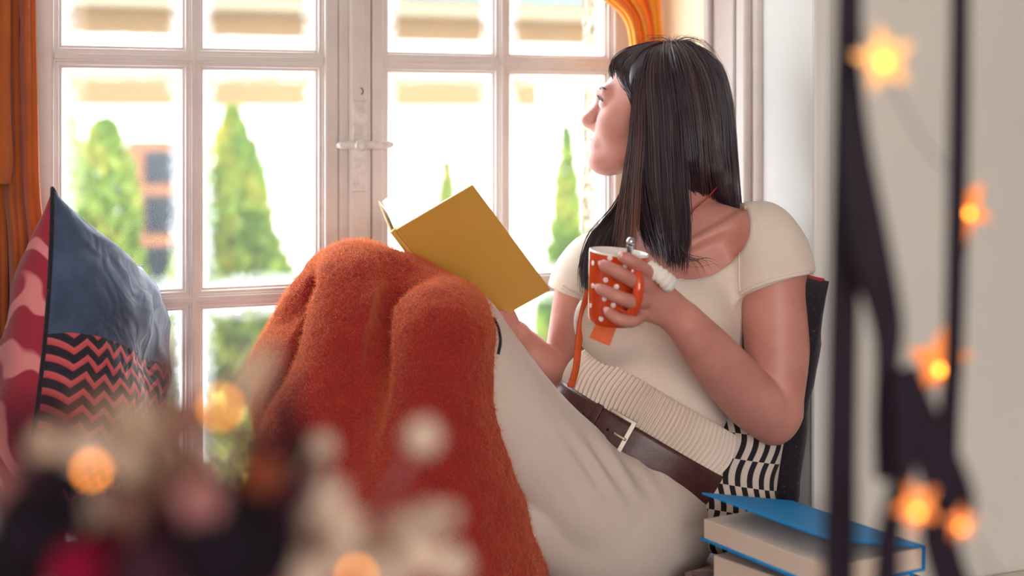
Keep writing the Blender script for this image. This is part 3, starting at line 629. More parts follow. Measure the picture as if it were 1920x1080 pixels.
# face details
for s in (-1, 1):
    c = H(.0785, .031 * s, -.003); R3 = Matrix((hf, hs, hu)).transposed()
    bm = bmesh.new(); bmesh.ops.create_uvsphere(bm, u_segments=20, v_segments=14, radius=.0112, matrix=Matrix.Translation(c)); me = bpy.data.meshes.new('eye'); bm.to_mesh(me); bm.free()
    ey = link('eye', me, M['eye_white'], per, True)
    bm = bmesh.new(); bmesh.ops.create_uvsphere(bm, u_segments=16, v_segments=10, radius=.0062, matrix=Matrix.Translation(H(.0846, .031 * s, -.003))); me = bpy.data.meshes.new('iris'); bm.to_mesh(me); bm.free(); link('iris', me, M['iris'], ey, True)
    mb = MB(); mb.tube([H(.0865 - .006 * abs(t) ** 2, (.031 + .014 * t) * s, .006 - .004 * t * t) for t in np.linspace(-1, 1, 9)], [.0008, .0016, .002, .0022, .0022, .0022, .0022, .0018, .001], 6)
    for t in np.linspace(-.9, 1, 12):
        a = H(.0865 - .006 * t * t, (.031 + .014 * t) * s, .006 - .004 * t * t); mb.tube([a, a + hf * .006 + hu * .002 + hs * (.003 * t * s), a + hf * .009 + hu * .006 + hs * (.005 * t * s)], [.0006, .0005, .0002], 4)
    mb.build('eyelash', M['hair'], per)
    mb = MB(); mb.tube([H(.0915 - .012 * max(t, 0) ** 2 - .003 * t * t, (.029 + .021 * t) * s, .0255 + .004 * t - .005 * t * t) for t in np.linspace(-1, 1, 9)], [.001, .0028, .003, .003, .003, .0028, .0024, .0018, .0008], 6).build('eyebrow', M['hair'], per, smooth=True)
L = Field(np.array(H(.085, 0, -.077)) - .04, np.array(H(.085, 0, -.077)) + .04, .0015)
L.cap(H(.0935, -.013, -.0708), H(.0965, 0, -.0695), .0045, .0058, .002).cap(H(.0935, .013, -.0708), H(.0965, 0, -.0695), .0045, .0058, .002)
L.cap(H(.0905, -.012, -.0818), H(.093, 0, -.0825), .0050, .0066, .002).cap(H(.0905, .012, -.0818), H(.093, 0, -.0825), .0050, .0066, .002)
L.mesh('lips', M['lips'], per)

# --- sweater
S = Field(lo - .02, hi + .03, 0.0026)
torso(S, 0.0)
S2 = Field(lo - .02, hi + .03, 0.0026)
S2.chain([P(1428, 446, 2.48), P(1450, 490, 2.462), P(1456, 575, 2.45)], [.060, .0665, .068], .03)
a, b = P(1384, 556, 2.40), P(1521, 513, 2.44); nr = (b - a).cross(Vector((0, 1, -.25))); nr = nr if nr.z < 0 else -nr
S2.half(a, nr, .004)
S3 = Field(lo - .02, hi + .03, 0.0026)
S3.chain([P(1118, 490, 2.64), P(1090, 520, 2.645), P(1074, 575, 2.647)], [.052, .052, .053], .03)
S3.half(P(1062, 548, 2.64), (-.35, 0, -1), .004)
full = (slice(None),) * 3
S._op(full, S2.d, .022, 'or'); S._op(full, S3.d, .022, 'or'); del S2, S3
S.ell(P(1283, 414, 2.48), (.1085, .30, .099), None, .006, 'sub')
S.cap(P(1260, 300, 2.6), P(1292, 430, 2.58), .075, .088, .004, 'sub')
ribTop, beltTop = 0.094, 0.028
S.half(BC + ax * (ribTop - .008), -ax, .01)
S.mesh('sweater', M['sweater'], per, relax=2)
# --- ribbed hem, belt, waist of the trousers: rings round the same axis
def ring_r(phi, s):                                          # radius of the waist at angle phi (0 = e1, 90 deg = e2) and height s
    a = .152 + .010 * math.cos((s - .03) * 20); b = .108
    return 1 / math.sqrt((math.cos(phi) / a) ** 2 + (math.sin(phi) / b) ** 2)
def ring_pt(phi, s, g=0.0):
    r = ring_r(phi, s) + g; return BC + ax * s + e1 * (math.cos(phi) * r) + e2 * (math.sin(phi) * r)
def band(name, mat, s0, s1, gfun, nphi, ns, parent, phi0=0, phi1=2 * math.pi, thick=.004):
    v = []; f = []
    for lay in (0, 1):
        for i in range(nphi + 1):
            ph = lerp(phi0, phi1, i / nphi)
            for j in range(ns + 1): s = lerp(s0, s1, j / ns); v.append(ring_pt(ph, s, gfun(ph, j / ns) - lay * thick))
    m = (nphi + 1) * (ns + 1); k = ns + 1
    for i in range(nphi):
        for j in range(ns): a = i * k + j; f += [(a, a + k, a + k + 1, a + 1), (m + a, m + a + 1, m + a + k + 1, m + a + k)]
        a = i * k; f += [(a, m + a, m + a + k, a + k), (a + ns, a + k + ns, m + a + k + ns, m + a + ns)]
    for i in (0, nphi):
        for j in range(ns): a = i * k + j; f.append((a, a + 1, m + a + 1, m + a))
    o = pydata(name, v, f, mat, parent, True); fixn(o.data); o.data.polygons.foreach_set('use_smooth', [True] * len(o.data.polygons)); return o
nrib = 96
band('hem_ribbing', M['rib'], beltTop - .006, ribTop + .006, lambda ph, t: .004 + .0050 * math.cos(nrib * ph + .8 * math.sin(3 * t)) + .008 * math.sin(math.pi * min(1, t * 1.02)) - .002, 1152, 14, per, thick=.012)
belt = band('belt', M['belt'], -.030, .028, lambda ph, t: .0105 + .0005 * math.sin(ph * 9) - .0014 * (abs(2 * t - 1) ** 6), 160, 8, per, thick=.005)
def ph_of(px_):                                              # angle on the belt whose point projects to a pixel column
    best = min(np.linspace(.05, math.pi - .05, 400), key=lambda q: abs((lambda p: p.x / p.y * F + 960)(ring_pt(q, 0, .012)) - px_)); return best
pb = ph_of(1172); bw = .016
mb = MB()
def slab(ph0, ph1, s0, s1, g0, g1):
    n = 6; k = len(mb.v)
    for i in range(n + 1):
        ph = lerp(ph0, ph1, i / n); mb.v += [ring_pt(ph, s0, g0), ring_pt(ph, s1, g0), ring_pt(ph, s1, g1), ring_pt(ph, s0, g1)]
    for i in range(n):
        for j in range(4): a = k + i * 4 + j; b = k + i * 4 + (j + 1) % 4; mb.f.append((a, b, b + 4, a + 4))
    mb.f += [(k, k + 1, k + 2, k + 3), tuple(k + n * 4 + j for j in (3, 2, 1, 0))]
dph = lambda x: x / .12
slab(pb - dph(.004), pb + dph(.004), -.035, .034, .012, .017); slab(pb - dph(.004), pb + dph(.042), .029, .035, .012, .017); slab(pb - dph(.004), pb + dph(.042), -.036, -.030, .012, .017)
bk = mb.build('buckle', M['buckle'], belt, bevel=.001)
MB().tube([ring_pt(pb + dph(q), .001, .018) for q in np.linspace(-.002, .02, 5)], .0026, 8).build('prong', M['buckle'], bk, smooth=True)
for i, q in enumerate((.034, .080, .098, .116)):
    c = ring_pt(pb + dph(q), 0.0, .0105); o_ = (c - BC).normalized(); MB().tube([c, c + o_ * .0008], .0026, 10).build('belt_hole', M['black'], belt)
lp = band('belt_loop', M['belt'], -.031, .030, lambda ph, t: .0145, 10, 6, belt, pb + dph(.056), pb + dph(.066), .003)

# --- trousers
T = Field(np.array([-.16, 2.12, .5]), np.array([.46, 2.82, 1.12]), 0.003)
T.ell(BC - ax * .055 + e2 * -.005, (.150, .108, .10), BR, .03)
T.ell(P(1188, 955, 2.50), (.150, .116, .12), BR, .05)
T.half(BC + ax * .02, ax, .004)
T.ell(P(1198, 985, 2.44), (.085, .10, .095), None, .06)
T.cap(P(1120, 1005, 2.42), P(1000, 965, 2.38), .10, .085, .05)
T.chain([P(1165, 990, 2.42), P(1086, 922, 2.385), P(976, 796, 2.365), P(860, 622, 2.39)], [.110, .098, .083, .072], .05)
T.chain([P(1130, 970, 2.58), P(1000, 870, 2.58), P(760, 590, 2.56)], [.09, .07, .055], .04)
T.cap(P(868, 622, 2.365), P(800, 1060, 2.34), .062, .042, .02)
T.cap(P(760, 560, 2.56), P(660, 1040, 2.50), .060, .042, .02)
T.half((0, 0, .577), (0, 0, -1), .01)
def folds(V, n):                                            # soft folds fanning out from the groin
    x = V[:, 0] / V[:, 1] * F + 960; y = (CZ - V[:, 2]) / V[:, 1] * F + HY
    q = (x - 1100) * .80 - (y - 800) * .60; w = np.exp(-((x - 1150) / 75) ** 2 - ((y - 862) / 62) ** 2) * (n[:, 1] < .2)
    return V + n * (w * .0055 * np.sin(q / 5.2 + .012 * (y - 800)))[:, None]
tr = T.mesh('trousers', M['trousers'], per, relax=2, warp=folds)
from mathutils.bvhtree import BVHTree
def caster(o):
    bv = BVHTree.FromPolygons([v.co[:] for v in o.data.vertices], [p.vertices[:] for p in o.data.polygons])
    def hit(x, y, off=.001):
        d = (P(x, y, 3) - Vector((0, 0, CZ))).normalized(); loc, nr, _, _ = bv.ray_cast(Vector((0, 0, CZ)), d); return None if loc is None else loc - d * off
    return hit
def edging(name, o, pts, n, r, mat, off=.0005, beads=False):   # a thin trim lying on the surface of a garment
    hit = caster(o); q = [h for h in (hit(x, y, off) for x, y in spline(pts, n)) if h is not None]
    if len(q) < 3: return
    MB().tube(q, [r * (1 + (.35 * (i % 2) if beads else 0)) for i in range(len(q))], 8).build(name, mat, per, smooth=True)
sw = bpy.data.objects['sweater']
edging('neckline_edge', sw, [(1399, 386), (1392, 410), (1378, 440), (1356, 474), (1328, 502), (1300, 519), (1275, 525)], 60, .0022, M['rib'])
edging('sleeve_edge', sw, [(1389, 551), (1410, 540), (1440, 529), (1475, 519), (1505, 513), (1515, 511)], 60, .0030, M['rib'], beads=True)
edging('sleeve_edge', sw, [(1054, 538), (1065, 545), (1078, 552), (1092, 560)], 26, .0034, M['rib'], beads=True)
edging('sleeve_seam', sw, [(1398, 388), (1392, 430), (1386, 480), (1386, 530), (1388, 556)], 40, .0012, M['rib'])
edging('side_stripe', tr, [(925, 596), (934, 615), (938, 640), (934, 664)], 20, .0028, M['dark_speckle'])
# grey seam stripe near the knee
#  strap and necklace
pts = PS([(1104, 545, 2.43), (1092, 590, 2.425), (1085, 640, 2.425), (1080, 690, 2.43), (1070, 726, 2.435)], 24)
MB().tube(pts, .0065, 8, flat=((0.3, -1, 0), .3)).build('strap', M['strap'], per, smooth=True)
MB().tube(PS([(1345, 350, 2.51), (1325, 372, 2.495), (1302, 392, 2.488), (1288, 412, 2.48)], 14), .0013, 6).build('necklace_cord', M['cord_red'], per, smooth=True)
# bandage on the index finger
bp = PS([(1214, 499, 2.230), (1226, 508, 2.224), (1240, 518, 2.222), (1251, 528, 2.226), (1257, 534, 2.232)], 22)
MB().tube(bp, [(.0118 + .0022 * i / 21) * (1 + .10 * math.sin(i * 1.9)) * (.82 if i in (0, 21) else 1) for i in range(22)], 16, flat=((0, -1, .3), .8)).build('bandage', M['bandage'], per, smooth=True)

# --- hair: many fine strands in locks
cap = Field(np.array(HC) - .2, np.array(HC) + .2, .004)
cap.ell(H(-.022, 0, .032), (.098, .083, .096), HR, .02)
cap.ell(H(-.05, 0, -.03), (.052, .060, .085), HR, .04)
cap.half(H(.055, 0, .035), hf + hu * -.75, .01)
cap.half(H(.03, 0, -.01), hf * 1 + hu * -.2, .01)
cm = cap.mesh('hair_base', M['hair'], per)
at = cm.data.attributes.new('tone', 'FLOAT', 'POINT'); at.data.foreach_set('value', [0.1] * len(cm.data.vertices))
def strands(name, guides, n, seed, r=.00065, seg=22, spread=.006, tone=(.1, .6), tip=(.85, 1.0), clump=26, grad=0.0):
    rnd = np.random.RandomState(seed); G = np.array([[list(P(*q)) for q in spline(g, 9)] for g in guides]); k = len(G)
    V = []; Fc = []; TN = []; base = 0
    cl = rnd.rand(clump) * (k - 1); clo = rnd.randn(clump, 3) * spread * .9; clt = rnd.rand(clump)
    for i in range(n):
        g = rnd.rand() * (k - 1); c = np.argmin(np.abs(cl - g)); a = int(min(g, k - 2)); q = g - a
        if q < 0: q = 0
        path = G[a] * (1 - q) + G[a + 1] * q
        gc = cl[c]; ac = int(min(gc, k - 2)); qc = gc - ac; pc = G[ac] * (1 - qc) + G[ac + 1] * qc
        tt = np.linspace(0, 1, 9)[:, None]
        path = path + (pc - path) * (.55 * tt ** 1.5) + clo[c] * tt ** .7 * 1.1 + rnd.randn(3) * spread * .45 * (.35 + tt) + rnd.randn(3) * .002
        L = tip[0] + (tip[1] - tip[0]) * rnd.rand(); m = max(3, int(8 * L + .5))
        pts = spline(path, seg)[: max(6, int(seg * L))]
        pts = pts + np.sin(np.linspace(0, 1, len(pts))[:, None] * rnd.uniform(3, 7) + rnd.rand(3) * 6) * .0014
        d = np.gradient(pts, axis=0); d /= np.linalg.norm(d, axis=1)[:, None] + 1e-9
        x = np.cross(d, [0.3, 1, .2]); x /= np.linalg.norm(x, axis=1)[:, None] + 1e-9; y = np.cross(d, x)
        rr = r * rnd.uniform(.7, 1.4) * (1 - .75 * np.linspace(0, 1, len(pts)) ** 4)[:, None]
        ring = np.stack([pts + x * rr, pts + (-.5 * x + .87 * y) * rr, pts + (-.5 * x - .87 * y) * rr], 1).reshape(-1, 3)
        V.append(ring); ms = len(pts)
        j = np.arange(ms - 1)[:, None] * 3; o = np.array([[0, 1, 4, 3], [1, 2, 5, 4], [2, 0, 3, 5]])
        Fc.append((j[:, :, None] + o[None]).reshape(-1, 4) + base); base += ms * 3
        tn = np.clip(lerp(tone[0], tone[1], clt[c] * .6 + rnd.rand() * .4), 0, 1); TN.append(np.repeat(tn * (1 - grad + grad * np.linspace(0, 1, ms) ** .7), 3))
    V = np.concatenate(V); Q = np.concatenate(Fc); me = bpy.data.meshes.new(name)
    me.vertices.add(len(V)); me.vertices.foreach_set('co', V.astype(np.float32).ravel()); me.loops.add(Q.size); me.loops.foreach_set('vertex_index', Q.astype(np.int32).ravel()); me.polygons.add(len(Q)); me.polygons.foreach_set('loop_start', np.arange(0, Q.size, 4, dtype=np.int32)); me.update(calc_edges=True)
    at = me.attributes.new('tone', 'FLOAT', 'POINT'); at.data.foreach_set('value', np.concatenate(TN).astype(np.float32))
    return link(name, me, M['hair'], per, True)
near = [
    [(1292, 84, 2.60), (1342, 118, 2.61), (1364, 190, 2.61), (1371, 280, 2.60), (1377, 372, 2.58), (1384, 440, 2.61)],
    [(1284, 83, 2.59), (1328, 122, 2.56), (1350, 200, 2.55), (1356, 290, 2.545), (1364, 362, 2.535), (1372, 430, 2.59)],
    [(1272, 82, 2.58), (1304, 122, 2.535), (1325, 210, 2.515), (1332, 285, 2.512), (1340, 346, 2.515), (1350, 410, 2.585)],
    [(1262, 82, 2.58), (1280, 124, 2.525), (1298, 210, 2.50), (1304, 270, 2.497), (1308, 332, 2.505), (1320, 396, 2.585)],
    [(1254, 82, 2.58), (1262, 124, 2.52), (1276, 220, 2.49), (1280, 340, 2.465), (1284, 440, 2.435), (1278, 512, 2.40)],
    [(1246, 83, 2.58), (1240, 124, 2.52), (1248, 220, 2.49), (1254, 340, 2.465), (1262, 440, 2.43), (1264, 508, 2.39)],
    [(1238, 84, 2.58), (1218, 126, 2.525), (1222, 220, 2.50), (1228, 340, 2.475), (1240, 430, 2.44), (1250, 496, 2.39)],
    [(1228, 86, 2.585), (1202, 130, 2.54), (1202, 220, 2.515), (1204, 330, 2.50), (1222, 420, 2.46), (1248, 486, 2.40)],
    [(1218, 88, 2.59), (1190, 140, 2.55), (1190, 220, 2.53), (1190, 330, 2.515), (1200, 410, 2.48), (1226, 474, 2.42)]]
strands('hair', near[:4] + [[(1254, 82, 2.58), (1262, 124, 2.515), (1277, 210, 2.488), (1284, 290, 2.475), (1288, 335, 2.49), (1298, 390, 2.58)]], 2300, 1, r=.0009, tip=(.97, 1.0), tone=(.05, .8), clump=40)
strands('hair', near[4:], 2200, 11, r=.0009, tip=(.72, 1.0), clump=46, tone=(.05, .85))
strands('hair_front', [
    [(1236, 84, 2.585), (1184, 92, 2.60), (1149, 118, 2.615), (1152, 150, 2.595), (1184, 185, 2.55), (1194, 240, 2.53)],
    [(1236, 84, 2.58), (1186, 96, 2.585), (1158, 124, 2.59), (1166, 156, 2.565), (1190, 188, 2.535), (1198, 250, 2.525)],
    [(1238, 84, 2.575), (1200, 100, 2.56), (1178, 130, 2.555), (1182, 165, 2.54), (1196, 196, 2.525), (1203, 260, 2.52)]], 700, 2, r=.0009, spread=.0016, tone=(.3, .95), tip=(.98, 1.0))  # raised tone paints the window highlight on the top of the hair
strands('hair_lock', [
    [(1225, 100, 2.575), (1202, 150, 2.535), (1193, 200, 2.515), (1186, 270, 2.50), (1174, 350, 2.50), (1164, 420, 2.48), (1158, 480, 2.46)],
    [(1228, 100, 2.57), (1208, 150, 2.525), (1202, 200, 2.505), (1199, 270, 2.485), (1193, 350, 2.47), (1190, 420, 2.45), (1186, 480, 2.43)]], 420, 3, r=.0008, spread=.004, tone=(.75, 1.0), grad=.5)
strands('hair_far', [
    [(1185, 330, 2.66), (1150, 395, 2.62), (1108, 445, 2.59), (1092, 500, 2.575), (1098, 540, 2.55)],
    [(1190, 340, 2.63), (1165, 400, 2.59), (1130, 450, 2.555), (1112, 510, 2.53), (1112, 560, 2.51)],
    [(1196, 345, 2.60), (1178, 400, 2.56), (1156, 450, 2.53), (1138, 510, 2.50), (1128, 550, 2.48)]], 520, 4, r=.0009, spread=.005, tone=(.2, .8))
strands('flyaway_hair', [
    [(1262, 84, 2.58), (1235, 72, 2.58), (1200, 74, 2.59), (1160, 100, 2.61)],
    [(1262, 82, 2.58), (1290, 70, 2.58), (1330, 90, 2.58), (1375, 180, 2.58)],
    [(1268, 84, 2.58), (1320, 86, 2.58), (1372, 180, 2.57), (1386, 320, 2.55)]], 60, 5, r=.00035, spread=.006, tone=(.6, 1.0), tip=(.3, 1.0))
strands('loose_hair', [
    [(1275, 440, 2.44), (1290, 490, 2.40), (1340, 478, 2.40), (1368, 480, 2.40)],
    [(1270, 430, 2.44), (1282, 470, 2.40), (1310, 500, 2.395), (1320, 540, 2.39)]], 16, 6, r=.0004, spread=.006, tone=(.1, .4), tip=(.6, 1.0))
# ------------------------------------------------------------------ blanket over the knees
bl = empty('blanket', P(760, 1085, 2.35), 'fuzzy orange-red wool blanket draped over the woman\'s raised knees', 'blanket')
K = Field(np.array([-.52, 2.02, .50]), np.array([.12, 2.74, 1.19]), 0.0042)
def kc(a, b, ra, rb, k=.04): K.cap(P(*a), P(*b), ra, rb, k)
kc((826, 598, 2.385), (826, 640, 2.36), .062, .064, .05)          # near knee
kc((838, 618, 2.36), (966, 1130, 2.30), .054, .062, .04)
kc((824, 640, 2.34), (866, 1130, 2.26), .066, .090, .05)
kc((820, 640, 2.35), (720, 1130, 2.24), .075, .085, .07)
kc((668, 532, 2.50), (690, 540, 2.49), .072, .070, .05)           # far knee
kc((742, 545, 2.46), (800, 590, 2.42), .050, .055, .03)
kc((664, 545, 2.465), (640, 640, 2.405), .060, .046, .03)           # ridge from the far knee
kc((640, 640, 2.405), (566, 800, 2.30), .046, .042, .03)
kc((560, 800, 2.33), (590, 1130, 2.26), .050, .060, .05)
kc((620, 525, 2.54), (560, 600, 2.52), .050, .040, .03)
kc((572, 560, 2.52), (500, 690, 2.48), .032, .030, .022)          # thin left fold
kc((540, 680, 2.46), (530, 790, 2.40), .055, .040, .035)
kc((520, 760, 2.40), (528, 860, 2.34), .036, .024, .03)
kc((528, 860, 2.34), (560, 1130, 2.30), .024, .05, .04)
kc((690, 600, 2.46), (640, 1100, 2.32), .085, .12, .09)           # hidden filling between the folds
kc((770, 600, 2.46), (800, 1100, 2.36), .075, .12, .08)
K.chain([P(755, 500, 2.40), P(735, 590, 2.355), P(690, 740, 2.27), P(660, 900, 2.2)], [.032, .034, .034, .026], .06, op='sub')
K.chain([P(604, 545, 2.46), P(585, 620, 2.415), P(540, 720, 2.37), P(515, 770, 2.35)], [.022, .026, .022, .012], .035, op='sub')
def warp(V, n):
    s = np.array([noise.fractal(Vector(v * 13), 1.0, 2.0, 3) for v in V]); s2 = np.array([noise.noise(Vector(v * 120)) for v in V])
    return V + n * (s * .004 + s2 * .0010)[:, None]
K.half((0, 0, .577), (0, 0, -1), .01)
kb = K.mesh('wool_cloth', M['wool'], bl, warp=warp, relax=3)
# standing wool fibres
def fibres(src, n, name, mat, parent, ln=(.003, .008), r=.00022):
    me = src.data; nv = len(me.vertices); co = np.zeros(nv * 3, np.float32); me.vertices.foreach_get('co', co); co = co.reshape(-1, 3); no = np.zeros(nv * 3, np.float32); me.vertices.foreach_get('normal', no); no = no.reshape(-1, 3)
    ok = np.where((no[:, 1] < .55))[0]; rnd = np.random.RandomState(3); k = rnd.choice(ok, n); p = co[k] + rnd.randn(n, 3) * .0016; d = no[k] + rnd.randn(n, 3) * .55; d /= np.linalg.norm(d, axis=1)[:, None]
    L = rnd.uniform(*ln, (n, 1)); x = np.cross(d, rnd.randn(n, 3)); x /= np.linalg.norm(x, axis=1)[:, None]; y = np.cross(d, x); b = rnd.randn(n, 3) * .25
    p0 = p - d * .001; p1 = p + d * L * .5; p2 = p + (d + b) * L
    V = np.stack([p0 + x * r, p0 - x * r, p1 + x * r, p1 - x * r, p2], 1).reshape(-1, 3); i = np.arange(n)[:, None] * 5
    Fq = np.concatenate([i + [0, 1, 3], i + [0, 3, 2], i + [2, 3, 4]]); m2 = bpy.data.meshes.new(name); m2.vertices.add(len(V)); m2.vertices.foreach_set('co', V.astype(np.float32).ravel()); m2.loops.add(Fq.size); m2.loops.foreach_set('vertex_index', Fq.astype(np.int32).ravel()); m2.polygons.add(len(Fq)); m2.polygons.foreach_set('loop_start', np.arange(0, Fq.size, 3, dtype=np.int32)); m2.update(calc_edges=True)
    return tag(link(name, m2, mat, parent), kind='stuff')
fibres(kb, 100000, 'wool_fibre', M['fuzz'], bl)

# ------------------------------------------------------------------ open yellow book on the knees
A, Bq, Cq = P(731, 438, 2.49), P(886, 347, 2.45), P(1027, 547, 2.535)
wx = (Bq - A); Wd = wx.length; wx.normalize(); hx = (Cq - Bq); hx = hx - wx * hx.dot(wx); Ht = (Cq - Bq).length; hx.normalize(); nx = wx.cross(hx); nx = nx if nx.y < 0 else -nx
bk = empty('open_book', A + hx * Ht, 'open yellow hardback book propped on the blanket-covered knees', 'book')
def slabp(o, a, b, c, la, lb, lc): p = [o, o + a * la, o + a * la + b * lb, o + b * lb]; return MB().hexa(p + [q + c * lc for q in p])
slabp(A + wx * .012, wx, hx, -nx, Wd - .012, Ht, .003).build('cover', M['book_yellow'], bk, bevel=.0012)
MB().tube([A + wx * (.006) + nx * (-.006) , A + wx * .006 + nx * -.006 + hx * Ht], .0065, 12).build('spine', M['book_yellow'], bk, smooth=True)
slabp(A + wx * .0125 + nx * .0003, wx, hx, nx, .005, Ht, .0006).build('hinge_groove', M['book_yellow'], bk)
v2 = (wx * .30 - nx * .95).normalized(); v2 = Matrix.Rotation(math.radians(0), 3, hx) @ v2
w2d = (-nx * .96 + wx * -.26 - hx * .04).normalized()
n2 = w2d.cross(hx).normalized()
slabp(A + wx * .002 - nx * .010, w2d, hx, n2, Wd - .02, Ht, .003).build('cover', M['book_yellow'], bk, bevel=.0012)
def leafblock(name, o, a, nrm, th, wd):
    # page block with a curved gutter
    v = []; f = []; n = 12
    for s in (0, 1):
        for i in range(n + 1):
            t = i / n; bow = th * (1 - math.exp(-t * 9)) * (1 - .25 * t)
            for q in (0, 1): v.append(o + a * (wd * t) + nrm * (bow * s) + hx * (.004 + (Ht - .008) * q))
    k = (n + 1) * 2
    for i in range(n):
        a0 = i * 2; f += [(a0, a0 + 1, a0 + 3, a0 + 2), (k + a0, k + a0 + 2, k + a0 + 3, k + a0 + 1), (a0, a0 + 2, k + a0 + 2, k + a0), (a0 + 1, k + a0 + 1, k + a0 + 3, a0 + 3)]
    f.append((n * 2, n * 2 + 1, k + n * 2 + 1, k + n * 2))
    o_ = pydata(name, v, f, M['pages'], bk); fixn(o_.data)
leafblock('page_block', A + wx * .012 - nx * .0035, wx, -nx, .016, Wd - .018)
sgn = 1 if n2.dot(wx) > 0 else -1
leafblock('page_block', A + wx * .006 - nx * .012, w2d, n2 * sgn, .014, Wd - .026)

# ------------------------------------------------------------------ mug, spoon, tea tag
mt, mbm = P(1161, 471, 2.262), P(1147, 607, 2.268)
mg = empty('mug', mbm, 'orange mug with white polka dots held in the woman\'s hand', 'mug')
ma = (mt - mbm).normalized(); mx_ = Vector((1, 0, 0)); mx_ = (mx_ - ma * mx_.dot(ma)).normalized(); my_ = ma.cross(mx_); mh = (mt - mbm).length
def mp(r, ang, s): return mbm + ma * s + (mx_ * math.cos(ang) + my_ * math.sin(ang)) * r
def mr(s): return lerp(.0365, .0480, min(1, (s / mh) ** .75))
def lathe(name, mat, prof, parent):
    seg = 48; v = [mp(r, 2 * math.pi * j / seg, s) for r, s in prof for j in range(seg)]; f = []
    for i in range(len(prof) - 1):
        for j in range(seg): a, b = i * seg + j, i * seg + (j + 1) % seg; f.append((a, b, b + seg, a + seg))
    o = pydata(name, v, f, mat, parent, True); return o
lathe('body', M['mug'], [(.0005, 0), (.033, 0), (.0355, .002)] + [(mr(s), s) for s in np.linspace(.005, mh - .003, 16)], mg)
lathe('inside', M['mug_in'], [(mr(mh - .003), mh - .003), (.0475, mh - .0005), (.0462, mh), (.0448, mh - .002)] + [(mr(s) - .0035, s) for s in np.linspace(mh - .006, .008, 10)] + [(.0005, .006)], mg)
lathe('tea', M['tea'], [(.0435, mh - .022), (.0005, mh - .022)], mg)
ha = math.atan2((Vector((.36, -.93, 0))).dot(my_), (Vector((.36, -.93, 0))).dot(mx_))
hp = [(mr(mh * .80) - .002, mh * .80), (.058, mh * .83), (.073, mh * .79), (.0805, mh * .66), (.0805, mh * .48), (.073, mh * .32), (.058, mh * .22), (mr(mh * .2) - .002, mh * .20)]
q = spline([list(mp(r, ha, s)) for r, s in hp], 30); sdv = -mx_ * math.sin(ha) + my_ * math.cos(ha)
MB().tube([Vector(x) for x in q], .0085, 14, flat=(tuple(sdv), 1.0)).build('handle', M['mug'], mg, smooth=True)
for x, y in ((1112, 492), (1144, 483), (1111, 535), (1136, 524), (1134, 560), (1127, 597), (1107, 574), (1156, 538), (1150, 572), (1172, 500)):
    # dot centre on the mug surface: match the pixel in angle and height
    best = None
    for ang in np.linspace(0, 2 * math.pi, 140):
        for s in np.linspace(.004, mh - .006, 40):
            p = mp(mr(s), ang, s)
            if (p - mp(0, 0, s)).y > .012: continue
            e = (p.x / p.y * F + 960 - x) ** 2 + ((CZ - p.z) / p.y * F + HY - y) ** 2
            if best is None or e < best[0]: best = (e, ang, s)
    _, ang, s = best; c = mp(mr(s) + .0004, ang, s); o_ = (c - mp(0, 0, s)).normalized(); tx = o_.cross(ma).normalized(); ty = tx.cross(o_)
    pydata('dot', [c + (tx * math.cos(t) + ty * math.sin(t)) * .0042 - o_ * .0002 for t in np.linspace(0, 6.283, 14, endpoint=False)] + [c + o_ * .0004], [(i, (i + 1) % 14, 14) for i in range(14)], M['mug_in'], mg)
sp = MB().tube([P(1176, 520, 2.27), P(1179, 485, 2.256), P(1182, 462, 2.246), P(1183, 452, 2.242)], [.004, .004, .0055, .0065], 12, flat=((0, -1, 0), .6))
o = sp.build('spoon', M['steel'], None, smooth=True); tag(o, 'steel spoon handle sticking out of the orange mug', 'spoon')
bm = bmesh.new(); bmesh.ops.create_uvsphere(bm, u_segments=14, v_segments=10, radius=.0072, matrix=Matrix.Translation(P(1183, 453, 2.242))); me = bpy.data.meshes.new('tip'); bm.to_mesh(me); bm.free(); link('spoon_tip', me, M['steel'], o, True)
tg = [P(1120, 600, 2.252), P(1158, 610, 2.240), P(1143, 649, 2.232), P(1105, 633, 2.246)]; md = (tg[1] + tg[2]) / 2
mb = MB(); mid1, mid2 = (tg[0] + tg[1]) / 2 + Vector((0, -.004, 0)), (tg[2] + tg[3]) / 2 + Vector((0, -.004, 0)); bkv = Vector((0, .0015, 0))
for p in ([tg[0], mid1, mid2, tg[3]], [mid1, tg[1], tg[2], mid2]): mb.hexa([x + bkv for x in p] + p)
tag(mb.build('tea_tag', M['tag']), 'folded orange paper tea tag hanging below the mug', 'tag')

